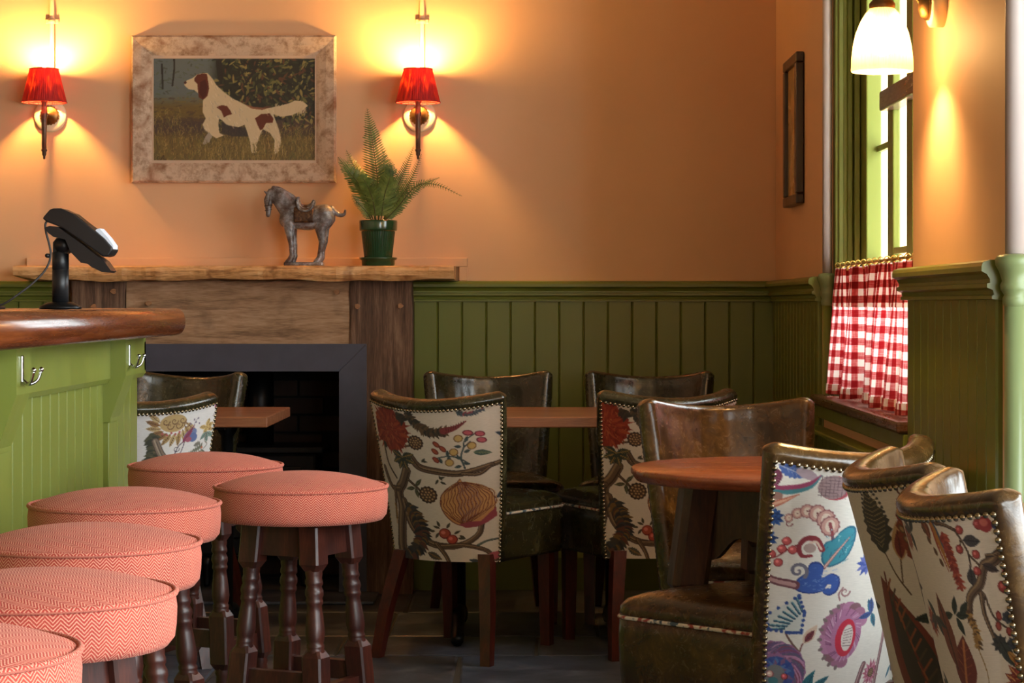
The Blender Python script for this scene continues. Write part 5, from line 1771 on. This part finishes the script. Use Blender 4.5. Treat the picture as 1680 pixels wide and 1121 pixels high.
def fabric_f():
    """pale linen with small bird and curls (units of a 1515 wide crop)"""
    g = random.Random(19)
    c = Canvas(720, 900, (228, 226, 224), 0.6)
    # right edge at x=700, top at y=10
    def T(x, y): return (x - 465 + 690, y - 660 + 10)
    for i in range(11):
        a = R(10 + i * 18); p = T(205 + 70 * math.cos(a), 715 + 55 * math.sin(a)); c.leaf(p, math.degrees(a) + 30, 74, 28, g.choice([(176, 146, 96), (150, 112, 72), (196, 172, 124)]), (96, 66, 44))
    c.ell(T(205, 715), 70, 46, (186, 158, 108)); 
    for i in range(6): c.spiral(T(165 + i * 22, 705 + (i % 2) * 24), 20, 1.1, 5, (104, 72, 50))
    for i in range(5): c.disc(T(150 + i * 22, 765 + (i % 2) * 8), 6, (176, 90, 90))
    c.feather([T(100, 770), T(110, 860), T(90, 930)], 60, [(84, 84, 64), (64, 66, 54), (110, 100, 74)], g, 24)
    c.branch([T(118, 800), T(155, 880), T(225, 950)], [30, 34], (136, 120, 104), (84, 72, 66), (176, 160, 140))
    c.ell(T(130, 935), 34, 12, (150, 84, 100), .3)
    c.stroke([T(270, 815), T(235, 840), T(215, 890), T(240, 880)], 5, (80, 70, 90)); c.stroke([T(270, 815), T(250, 870), T(215, 905)], 5, (80, 70, 90)); c.spiral(T(225, 850), 18, 1.2, 4, (80, 70, 90))
    c.ell(T(300, 790), 42, 26, (116, 132, 176), -.5); c.ell(T(315, 805), 28, 24, (96, 116, 166), .3); c.leaf(T(255, 825), -50, 110, 26, (150, 70, 96), (100, 50, 70)); c.ell(T(290, 812), 18, 14, (166, 90, 110))
    for p in ((330, 730), (345, 712), (300, 735), (320, 715), (352, 740)): c.disc(T(*p), 5, (130, 120, 140))
    c.stroke([T(310, 770), T(325, 730), T(340, 712)], 3, (130, 120, 140))
    for a in (-70, -20, 30, 110, 190): c.leaf(T(402, 770), a, 48, 24, (206, 180, 116), (130, 96, 60))
    for a in (140, 90, 40): c.leaf(T(405, 795), a, 56, 24, (126, 150, 140), (70, 92, 90))
    c.stroke([T(400, 800), T(395, 840), T(410, 860), T(390, 880)], 4, (130, 120, 104))
    for i in range(10):
        t = i / 9; p = T(250 + 120 * t, 925 - 45 * t)
        for sg in (-1, 1): c.leaf(p, -20 + sg * 55, 38, 12, (126, 128, 108), (84, 86, 74))
    c.disc(T(378, 872), 7, (190, 110, 80)); c.feather([T(330, 850), T(360, 845)], 22, [(120, 120, 110)], g, 6)
    c.ell(T(462, 668), 16, 22, (176, 90, 110)); c.stroke([T(440, 720), T(465, 690)], 4, (130, 110, 104))
    for p in ((120, 150), (60, 420), (260, 600), (520, 560), (420, 760), (640, 800), (160, 800)):
        c.ragged(p, 52, [(176, 96, 110), (150, 110, 140), (196, 160, 110)], g, 13, 3)
        for k in range(3): c.leaf(p, g.uniform(0, 360), 90, 30, (120, 132, 116), (76, 90, 84))
    return c


FAB = {'a': fabric_a(), 'g': fabric_g(), 'h2': fabric_h2(), 'h1': fabric_h1(), 'f': fabric_f()}

# ------------------------------------------------------------------ dining chairs
WB, WT = 0.370, 0.462          # back width at foot / at top
ZB = 0.305
SIDE_M, TOP_M = 0.0175, 0.030   # leather margin around the fabric panel


class Back:
    def __init__(s, zt, sag=0.105, lean=0.115, dip=0.030):
        s.zt, s.sag, s.lean, s.dip = zt, sag, lean, dip

    def half(s, v): return (WB + (WT - WB) * np.clip(v, 0, 1) ** 1.15) / 2

    def M(s, u, v):
        u = np.asarray(u, float); v = np.asarray(v, float)
        h = s.half(v)
        z = ZB + v * (s.zt - s.dip * (1 - u * u) - ZB)
        z = z - 0.020 * np.clip((np.abs(u) - 0.90) / 0.10, 0, 1) ** 2.2 * np.clip(v, 0, 1) ** 10
        x = u * h
        y = -s.lean * np.clip(v, 0, None) ** 1.25 + (0.070 + (s.sag - 0.070) * v) * np.abs(u) ** 2.1 + 0.02
        return np.stack([x, y, z], -1)

    def N(s, u, v):
        e = 1e-3
        a = s.M(u + e, v) - s.M(u - e, v); b = s.M(u, v + e) - s.M(u, v - e)
        n = np.cross(a, b); n /= np.linalg.norm(n, axis=-1, keepdims=True)
        return n                       # points towards -y (outside)

    def thick(s, u, v):
        ds = (1 - np.abs(u)) * s.half(v); dt = (1 - v) * (s.zt - ZB)
        r = 0.019
        f = lambda d: np.sqrt(np.clip(1 - (1 - np.clip(d / r, 0, 1)) ** 2, 0, 1))
        dmin = np.minimum(ds, dt)
        roll = 0.006 * np.clip(1 - dmin / 0.045, 0, 1)
        return (0.024 + roll) * np.minimum(f(ds), f(dt))

    def u_at(s, v, margin): return 1 - margin / s.half(v)
    def v_at(s, margin): return 1 - margin / (s.zt - ZB)


def ease(n, k=2.2):
    t = np.linspace(-1, 1, n)
    return np.sign(t) * (1 - (1 - np.abs(t)) ** k)


_shell = {}


def shell_mesh(bk, leather):
    key = (bk.zt, leather)
    if key in _shell: return _shell[key]
    us = ease(57, 1.9); vs = 1 - (1 - np.linspace(0, 1, 41)) ** 1.8
    U, V = np.meshgrid(us, vs)
    M = bk.M(U, V); N = bk.N(U, V); T = bk.thick(U, V)[..., None]
    out = M + N * T; inn = M - N * T
    # soft creases on the sitting side
    cr = (0.0030 * np.sin(U * 15 + 4 * V + 1.3 * np.sin(5 * U)) + 0.0014 * np.sin(U * 37 - 9 * V)) * np.clip(V * 2 - .9, 0, 1) * np.clip(1.35 - V, .35, 1) * (1 - U ** 4)
    inn = inn + N * cr[..., None]
    ny, nx = U.shape
    P = np.concatenate([out.reshape(-1, 3), inn.reshape(-1, 3)])
    idx = np.arange(nx * ny).reshape(ny, nx)
    q = []
    q += np.stack([idx[:-1, :-1], idx[:-1, 1:], idx[1:, 1:], idx[1:, :-1]], -1).reshape(-1, 4).tolist()
    j = idx + nx * ny
    q += np.stack([j[:-1, :-1], j[1:, :-1], j[1:, 1:], j[:-1, 1:]], -1).reshape(-1, 4).tolist()
    for k in range(nx - 1): q.append([idx[0, k], j[0, k], j[0, k + 1], idx[0, k + 1]])
    m = MB(); m.add(P.tolist(), q, True)
    me = m.mesh('backrest')
    bm = bmesh.new(); bm.from_mesh(me); bmesh.ops.remove_doubles(bm, verts=bm.verts, dist=1e-5); bmesh.ops.recalc_face_normals(bm, faces=bm.faces)
    for f in bm.faces: f.smooth = True
    bm.to_mesh(me); bm.free()
    me.materials.append(MAT[leather])
    _shell[key] = me
    return me


_fab = {}


def fabric_mesh(bk, fab, nx, ny):
    key = (bk.zt, fab, nx, ny)
    if key in _fab: return _fab[key]
    vt = bk.v_at(TOP_M)
    vs = np.linspace(vt, 0.0, ny); ts = np.linspace(-1, 1, nx)
    T, V = np.meshgrid(ts, vs)
    U = T * bk.u_at(V, SIDE_M)
    P = bk.M(U, V) + bk.N(U, V) * (bk.thick(U, V) + 0.0016)[..., None]
    # arc lengths in metres
    row = P[ny // 3]
    ar = np.concatenate([[0], np.cumsum(np.linalg.norm(np.diff(row, axis=0), axis=1))]); ar -= ar[nx // 2]
    sx = ar[None, :] * (bk.half(V) / bk.half(vs[ny // 3]))
    sy = np.linalg.norm(P - P[0:1], axis=-1)
    top = float(ar[-1] * bk.half(1.0) / bk.half(vs[ny // 3]))
    if fab == 'a2': X = 600 + sx * 1990; Y = 75 + sy * 2140
    elif fab == 'a': X = 400 + sx * 1760; Y = 75 + sy * 2140
    elif fab == 'g': X = 75 + (sx + top) * 2050; Y = 95 + sy * 2260
    elif fab == 'h2': X = 760 + 565 + (sx - top) * 3300; Y = 185 + sy * 3500
    elif fab == 'h1': X = 1500 + (sx - top) * 2100; Y = 140 + sy * 3300
    else: X = 690 + (sx - top) * 1560; Y = 10 + sy * 1636
    col = FAB[fab[0] if fab == 'a2' else fab].sample(X, Y)
    me = grid_mesh('back_fabric', P, col, np.stack([sx, sy], -1), True, False)
    bm = bmesh.new(); bm.from_mesh(me)
    me.materials.append(MAT['printed_linen'])
    bm.free()
    _fab[key] = me
    return me


_nail = {}


def nail_mesh(bk):
    if bk.zt in _nail: return _nail[bk.zt]
    pts = []
    vt = bk.v_at(TOP_M)
    step = 0.0125
    for sg in (-1, 1):
        L_ = vt * (bk.zt - ZB); n = int(L_ / step)
        for i in range(n + 1):
            v = vt * i / n; pts.append((sg * float(bk.u_at(v, SIDE_M)), v))
    um = float(bk.u_at(vt, SIDE_M)); Lt = 2 * um * WT / 2 * 1.12; n = int(Lt / step)
    for i in range(1, n): pts.append((-um + 2 * um * i / n, vt))
    m = MB()
    for u, v in pts:
        p = bk.M(u, v); nn = bk.N(u, v); p = p + nn * (float(bk.thick(u, v)) + .001)
        a = np.cross(nn, (0, 0, 1.0)); a /= np.linalg.norm(a); b = np.cross(nn, a)
        r0 = 0.0054
        vs = []
        for rr, h in ((1, 0), (.82, .5), (.42, .85)):
            for k in range(8):
                q = math.pi / 4 * k
                vs.append(p + (a * math.cos(q) + b * math.sin(q)) * r0 * rr + nn * r0 * h * .8)
        vs.append(p + nn * r0 * .78)
        fs = [(j * 8 + k, j * 8 + (k + 1) % 8, (j + 1) * 8 + (k + 1) % 8, (j + 1) * 8 + k) for j in range(2) for k in range(8)]
        fs += [(16 + k, 16 + (k + 1) % 8, 24) for k in range(8)]
        m.add([tuple(x) for x in vs], fs, True)
    _nail[bk.zt] = m.mesh('nailhead_trim')
    return _nail[bk.zt]


def seat_outline(n=72, grow=0.0):
    """rounded trapezoid with a bowed front; local x,y"""
    pts = []
    yb, yf, wb_, wf_ = 0.045, 0.465, 0.172, 0.222
    corners = [(-wb_, yb, .03), (wb_, yb, .03), (wf_, yf, .055), (-wf_, yf, .055)]
    out = []
    k = 4
    for i in range(4):
        p0 = np.array(corners[i - 1][:2]); p = np.array(corners[i][:2]); p1 = np.array(corners[(i + 1) % 4][:2]); r_ = corners[i][2]
        d0 = (p0 - p) / np.linalg.norm(p0 - p); d1 = (p1 - p) / np.linalg.norm(p1 - p)
        a = p + d0 * r_; b = p + d1 * r_
        for t in np.linspace(0, 1, 9):
            out.append((1 - t) ** 2 * a + 2 * t * (1 - t) * p + t * t * b)
        nxt = np.array(corners[(i + 1) % 4][:2]) - d1 * corners[(i + 1) % 4][2]
        for t in np.linspace(0, 1, 11)[1:-1]:
            q = b + (nxt - b) * t
            if i == 2: q = q + np.array((0, 0.022 * math.sin(math.pi * t)))
            out.append(q)
    o = np.array(out)
    c = np.array((0, 0.26))
    if grow: o = c + (o - c) * (1 + grow)
    return o


_seat = {}


def seat_meshes():
    if _seat: return _seat
    def rings(spec, cap_bottom=True, dome=None):
        m = MB(); vs = []; n = None
        for g, z in spec:
            o = seat_outline(grow=g); n = len(o)
            vs += [(p[0], p[1], z) for p in o]
        fs = [(j * n + k, j * n + (k + 1) % n, (j + 1) * n + (k + 1) % n, (j + 1) * n + k) for j in range(len(spec) - 1) for k in range(n)]
        if cap_bottom: fs.append(list(range(n))[::-1])
        fs.append([(len(spec) - 1) * n + k for k in range(n)])
        return m.add(vs, fs, True)
    _seat['base'] = rings([(-.06, .300), (-.01, .303), (0.0, .312), (.012, .36), (.018, .41), (.010, .446), (-.03, .452)]).mesh('seat_base')
    _seat['cushion'] = rings([(-.04, .446), (.000, .450), (.010, .458), (.004, .472), (-.05, .486), (-.18, .497), (-.40, .504), (-.7, .507), (-.95, .508)]).mesh('seat_cushion')
    _seat['base2'] = _seat['base'].copy(); _seat['cushion2'] = _seat['cushion'].copy()
    o = seat_outline(grow=.014)
    ring = [(p[0], p[1], .449) for p in o] + [(o[0][0], o[0][1], .449)]
    _seat['piping'] = MB().tube(ring, .0042, 7, cap=False).mesh('piping')
    def leg(x0, y0, x1, y1, z1, w0, w1):
        m = MB(); vs = []
        for x, y, z, w in ((x1, y1, 0.0, w1), ((x0 + x1 * 2) / 3, (y0 + y1 * 1.6) / 2.6, z1 * .45, (w0 + w1) / 2), (x0, y0, z1, w0)):
            vs += [(x - w, y - w, z), (x + w, y - w, z), (x + w, y + w, z), (x - w, y + w, z)]
        fs = [(0, 3, 2, 1), (8, 9, 10, 11)] + [(j * 4 + k, j * 4 + (k + 1) % 4, (j + 1) * 4 + (k + 1) % 4, (j + 1) * 4 + k) for j in range(2) for k in range(4)]
        m.add(vs, fs)
        return m.mesh('leg')
    _seat['legs'] = [leg(sx * .148, .04, sx * .192, -.045, .33, .021, .016) for sx in (-1, 1)] + [leg(sx * .178, .40, sx * .176, .412, .33, .021, .016) for sx in (-1, 1)]
    return _seat


def make_chair(label, loc, rz, fab, zt, leather, nx, ny, group):
    t = thing('dining_chair', label, 'chair', (loc[0], loc[1], 0), R(rz), group)
    bk = Back(zt)
    back = obj('backrest', shell_mesh(bk, leather), leather, t)
    f = obj('back_fabric', fabric_mesh(bk, fab, nx, ny), 'printed_linen', back)
    f['label'] = 'linen printed with flowers'
    nl = obj('nailhead_trim', nail_mesh(bk), 'nail_brass', back); nl['kind'] = 'stuff'
    s = seat_meshes()
    s_b = s['base'] if leather == 'olive_leather' else s['base2']; s_c = s['cushion'] if leather == 'olive_leather' else s['cushion2']
    obj('seat_base', s_b, leather, t)
    obj('seat_cushion', s_c, leather, t)
    obj('piping', s['piping'], 'striped_piping', t)
    for m in s['legs']: obj('leg', m, 'chair_leg_wood', t)
    return t


FL, LE = 'chairs with flowered backs', 'chairs showing leather backs'
make_chair('flowered back chair with red dahlia at dark oak fireplace post', (-0.275, 6.79), -26, 'a', 0.838, 'olive_leather', 200, 270, FL)
make_chair('flowered back chair right of oak table, partly behind a leather chair', (0.437, 6.87), 19, 'a2', 0.838, 'olive_leather', 200, 270, FL)
make_chair('pale flowered back chair partly hidden by the bar end', (-1.165, 6.60), 20, 'f', 0.838, 'olive_leather', 190, 250, FL)
make_chair('bright scroll-flowered chair with blue and pink blooms at the round table', (0.640, 4.36), 39, 'g', 0.838, 'brown_leather', 250, 300, FL)
make_chair('flowered chair facing the bay, behind the nearest right-hand chair', (0.680, 3.90), -90, 'h1', 0.838, 'brown_leather', 250, 290, FL)
make_chair('nearest flowered chair with red berries at right edge of view', (0.690, 3.38), -90, 'h2', 0.838, 'brown_leather', 280, 330, FL)
make_chair('leather chair facing out behind oak table, left of the two by green wall', (-0.140, 7.93), 187, 'a', 0.864, 'olive_leather', 70, 90, LE)
make_chair('leather chair facing out behind oak table, right of the two by green wall', (0.44, 7.93), 173, 'a', 0.864, 'olive_leather', 70, 90, LE)
make_chair('large brown leather chair behind the round table', (0.512, 5.615), 192, 'a', 0.864, 'brown_leather', 70, 90, LE)
make_chair('leather chair by the fireplace opening behind the small table end', (-1.215, 7.86), 158, 'a', 0.864, 'olive_leather', 70, 90, LE)

# ------------------------------------------------------------------ tables
TZ = 0.741


def plank_table(label, x0, x1, y0, y1, posts):
    cx, cy = (x0 + x1) / 2, (y0 + y1) / 2
    t = thing('dining_table', label, 'table', (cx, cy, 0))
    tp_ = MB().box(x0 - cx, x1 - cx, y0 - cy, y1 - cy, TZ - 0.034, TZ, 0.004).build('table_top', 'table_oak', t)
    for px in posts:
        q = px - cx
        p = MB().lathe([(0.020, 0.06), (0.020, 0.66), (0.034, 0.68), (0.034, 0.70)], 20, (q, 0, 0))
        p.build('post', 'cast_iron', t)
        f = MB()
        for sy in (-1, 1):
            f.tube(catmull([(q, sy * .02, .085), (q, sy * .12, .070), (q, sy * .24, .030), (q, sy * .27, .012)], 4), [.022] * 9 + [.020] * 3 + [.016], 8)
        f.build('foot', 'cast_iron', t)
        MB().box(q - .03, q + .03, -.26, .26, .694, .7065, .003).build('top_bearer', 'cast_iron', t)
    if len(posts) > 1:
        MB().tube([(posts[0] - cx, 0, .47), (posts[-1] - cx, 0, .47)], .008, 8).build('cross_rod', 'cast_iron', t)
    return t


plank_table('oak topped table with black iron legs by green boarding', -0.39, 0.42, 6.965, 7.65, (-0.225, 0.28))
plank_table('oak topped table end in front of the fireplace opening', -1.72, -0.826, 6.975, 7.65, (-1.55, -1.0))

# round pub table
rt = thing('round_table', 'round wooden pub table with chunky splayed legs', 'table', (0.578, 4.83, 0))
RR = 0.350
MB().lathe([(RR - .035, TZ - .030), (RR - .012, TZ - .028), (RR - .006, TZ - .020), (RR - .004, TZ - .016), (RR, TZ - .012), (RR, TZ - .004), (RR - .004, TZ), (0.001, TZ)], 96).build('table_top', 'round_table_wood', rt)
LR = 0.200
for k in range(4):
    a = R(10 + 90 * k)
    ca, sa = math.cos(a), math.sin(a)
    m = MB()

    def sec(cx, cy, w, z):
        ch = w * .35
        q = [(-w, -w + ch), (-w + ch, -w), (w - ch, -w), (w, -w + ch), (w, w - ch), (w - ch, w), (-w + ch, w), (-w, w - ch)]
        return [(cx + x * ca - y * sa, cy + x * sa + y * ca, z) for x, y in q]
    secs = [(LR + .085, .024, 0.0), (LR + .035, .030, .46), (LR + .034, .031, .48), (LR + .032, .040, .49), (LR + .004, .042, .69), (LR, .042, TZ - .03)]
    vs = []
    for rr, w, z in secs: vs += sec(rr * ca, rr * sa, w, z)
    fs = [list(range(8))[::-1], [len(vs) - 8 + i for i in range(8)]] + [(j * 8 + i, j * 8 + (i + 1) % 8, (j + 1) * 8 + (i + 1) % 8, (j + 1) * 8 + i) for j in range(len(secs) - 1) for i in range(8)]
    m.add(vs, fs); m.build('leg', 'table_leg_wood', rt)
    # apron with an ogee lower edge
    b2 = a + math.pi / 2
    p0 = np.array((LR * ca, LR * sa)); p1 = np.array((LR * math.cos(b2), LR * math.sin(b2)))
    d = (p1 - p0); ln = np.linalg.norm(d); d /= ln; nn = np.array((d[1], -d[0]))
    N = 20; vs = []
    for i in range(N + 1):
        t = i / N; s_ = .03 + (ln - .06) * t
        zb = .555 + .045 * (max(0, math.sin(math.pi * t)) ** 2) - .012 * math.cos(4 * math.pi * t)
        p = p0 + d * s_
        for off in (-.010, .010):
            q = p + nn * off
            vs += [(q[0], q[1], zb), (q[0], q[1], TZ - .03)]
    fs = []
    for i in range(N):
        b0 = i * 4; b1 = b0 + 4
        fs += [(b0, b1, b1 + 1, b0 + 1), (b0 + 2, b0 + 3, b1 + 3, b1 + 2), (b0, b0 + 2, b1 + 2, b1), (b0 + 1, b1 + 1, b1 + 3, b0 + 3)]
    fs += [(0, 1, 3, 2), (N * 4, N * 4 + 2, N * 4 + 3, N * 4 + 1)]
    MB().add(vs, fs).build('apron', 'table_leg_wood', rt)
    # low stretcher
    pa = np.array(((LR + .07) * ca, (LR + .07) * sa)); pb = np.array(((LR + .07) * math.cos(b2), (LR + .07) * math.sin(b2)))
    MB().tube([(pa[0], pa[1], .14), (pb[0], pb[1], .14)], .016, 8).build('stretcher', 'table_leg_wood', rt)

# table in the bay (only its corner shows)
bt_ = thing('bay_table', 'wooden table corner in the bay at far right edge', 'table', (1.20, 3.55, 0))
MB().box(-.335, .36, -.36, .42, TZ - .034, TZ, .004).build('table_top', 'round_table_wood', bt_)
MB().lathe([(0.03, 0.03), (0.026, 0.06), (0.026, 0.66), (0.05, 0.7075)], 20).build('post', 'cast_iron', bt_)
MB().lathe([(0.20, 0.0), (0.20, 0.012), (0.12, 0.03), (0.03, 0.045)], 32).build('base', 'cast_iron', bt_)

# ------------------------------------------------------------------ bar stools
SRAD = 0.181


def make_stool():
    t = thing('bar_stool', 'x', 'stool')
    # upholstered seat (uv in metres for the tweed)
    m = MB(); n = 96
    zt = 0.700
    side = [(SRAD - .026, .648), (SRAD - .010, .650), (SRAD - .002, .660), (SRAD, .675), (SRAD + .001, .698), (SRAD - .001, .713), (SRAD - .004, .717)]
    vs = []; uv = []
    for r_, z in side:
        for k in range(n + 1):
            a = 2 * math.pi * k / n
            vs.append((r_ * math.cos(a), r_ * math.sin(a), z)); uv.append((a * SRAD, z))
    fs = [(j * (n + 1) + k, j * (n + 1) + k + 1, (j + 1) * (n + 1) + k + 1, (j + 1) * (n + 1) + k) for j in range(len(side) - 1) for k in range(n)]
    m.add(vs, fs, True, uv)
    top = [(SRAD - .004, .717)] + [(SRAD * (1 - i / 14) * .985, .719 + .030 * (1 - (1 - i / 14) ** 2.4)) for i in range(0, 14)]
    vs = []; uv = []
    for r_, z in top:
        for k in range(n):
            a = 2 * math.pi * k / n
            vs.append((r_ * math.cos(a), r_ * math.sin(a), z)); uv.append((r_ * math.cos(a) + 5, r_ * math.sin(a) + 5))
    vs.append((0, 0, .7492)); uv.append((5, 5))
    L_ = len(top)
    fs = [(j * n + k, j * n + (k + 1) % n, (j + 1) * n + (k + 1) % n, (j + 1) * n + k) for j in range(L_ - 1) for k in range(n)]
    fs += [((L_ - 1) * n + k, (L_ - 1) * n + (k + 1) % n, L_ * n) for k in range(n)]
    m.add(vs, fs, True, uv)
    m.add([(x * .97, y * .97, .6485) for x, y in [((SRAD - .022) * math.cos(2 * math.pi * k / 32), (SRAD - .022) * math.sin(2 * math.pi * k / 32)) for k in range(32)]], [list(range(32))])
    seat = m.build('seat', 'coral_herringbone', t)
    pts = []; n2 = 96; pu = []
    pm2 = MB()
    rr = SRAD - .001
    vs = []; uv = []
    for i in range(n2 + 1):
        a = 2 * math.pi * i / n2
        for k in range(8):
            b = 2 * math.pi * k / 8
            r1 = rr + .0042 * math.cos(b)
            vs.append((r1 * math.cos(a), r1 * math.sin(a), 0.7185 + .0042 * math.sin(b))); uv.append((a * SRAD, b * .003))
    fs = [(i * 8 + k, i * 8 + (k + 1) % 8, (i + 1) * 8 + (k + 1) % 8, (i + 1) * 8 + k) for i in range(n2) for k in range(8)]
    pm2.add(vs, fs, True, uv); pm2.build('piping', 'coral_herringbone', seat)
    # four splayed legs: block, turning, block, turned foot
    def rpos(z): return .098 + .060 * (1 - z / .63)
    legp = [(.018, .560), (.018, .545), (.0165, .538), (.0185, .531), (.0185, .526), (.0155, .521), (.019, .512), (.0195, .505), (.0165, .497), (.0180, .492), (.0180, .487), (.0150, .482), (.0165, .470),
            (.0195, .440), (.0205, .425), (.0185, .412), (.0165, .406), (.0185, .402), (.0185, .398), (.0175, .394), (.0195, .390), (.0175, .385)]
    leg2 = [(.018, .262), (.0165, .255), (.0185, .248), (.0155, .240), (.0185, .200), (.0200, .120), (.0165, .060), (.0185, .052), (.0165, .045), (.0175, .02), (.0150, 0.0)]
    for k in range(4):
        a = R(45 + 90 * k); ca, sa = math.cos(a), math.sin(a)
        m = MB()

        def ring(rad, z, n=12, sq=0.0):
            o = []
            R0 = rpos(z)
            for i in range(n):
                q = 2 * math.pi * i / n + math.pi / 4
                o.append((R0 * ca + rad * math.cos(q), R0 * sa + rad * math.sin(q), z))
            return o

        def block(z0, z1, w, ch=.006):
            # square block with chamfered corners and pyramid ends
            vs = []
            for z, ww, c in ((z0, w * .70, w * .25), (z0 + .014, w, .004), (z1 - .014, w, .004), (z1, w * .70, w * .25)):
                R0 = rpos(z)
                for sx, sy in ((-1, -1), (1, -1), (1, 1), (-1, 1)):
                    p = [(sx * ww, sy * (ww - c)), (sx * (ww - c), sy * ww)]
                    if sx * sy < 0: p = p[::-1]
                    for x, y in p: vs.append((R0 * ca + x, R0 * sa + y, z))
            fs = [list(range(8))[::-1], list(range(24, 32))] + [(j * 8 + i, j * 8 + (i + 1) % 8, (j + 1) * 8 + (i + 1) % 8, (j + 1) * 8 + i) for j in range(3) for i in range(8)]
            m.add(vs, fs)
        block(.552, .656, .0230)
        for prof in (legp, leg2):
            vs = []
            for r_, z in prof: vs += ring(r_, z, 14)
            fs = [(j * 14 + i, j * 14 + (i + 1) % 14, (j + 1) * 14 + (i + 1) % 14, (j + 1) * 14 + i) for j in range(len(prof) - 1) for i in range(14)]
            m.add(vs, fs, True)
        block(.256, .392, .0225)
        m.build('leg', 'stool_wood', t)
    # apron rails and stretchers
    for k in range(4):
        a0, a1 = R(45 + 90 * k), R(135 + 90 * k)
        for z0, z1, th, nm in ((.580, .648, .009, 'apron_rail'), (.305, .345, .010, 'stretcher')):
            if nm == 'stretcher' and k % 2: z0, z1 = z0 - .028, z1 - .028
            vs = []
            for z in (z0, z1):
                R0 = rpos(z)
                p0 = np.array((R0 * math.cos(a0), R0 * math.sin(a0))); p1 = np.array((R0 * math.cos(a1), R0 * math.sin(a1)))
                d = p1 - p0; ln = np.linalg.norm(d); d /= ln; nn = np.array((d[1], -d[0]))
                for s_, o in ((.015, -th), (ln - .015, -th), (ln - .015, th), (.015, th)):
                    q = p0 + d * s_ + nn * o; vs.append((q[0], q[1], z))
            MB().add(vs, [(0, 3, 2, 1), (4, 5, 6, 7)] + [(i, (i + 1) % 4, 4 + (i + 1) % 4, 4 + i) for i in range(4)]).build(nm, 'stool_wood', t)
    return t


stools = [
    (-0.474, 4.60, -25, 'coral tweed bar stool standing apart from bar, nearest flowered chair'),
    (-0.760, 5.19, -20, 'coral tweed bar stool farthest along the bar, by pale chair'),
    (-0.768, 4.19, -28, 'coral tweed bar stool second farthest along the bar'),
    (-0.703, 3.50, 55, 'coral tweed bar stool in middle of the row along the bar'),
    (-0.645, 2.89, 62, 'coral tweed bar stool second nearest in the row along bar'),
    (-0.672, 2.40, -30, 'nearest coral tweed bar stool cut off at bottom left corner'),
]
s0 = make_stool()
for i, (x, y, a, lab) in enumerate(stools):
    o = s0 if i == 0 else copy_tree(s0)
    o.location = (x, y, 0); o.rotation_euler = (0, 0, R(a)); o['label'] = lab; o['group'] = 'coral bar stools'
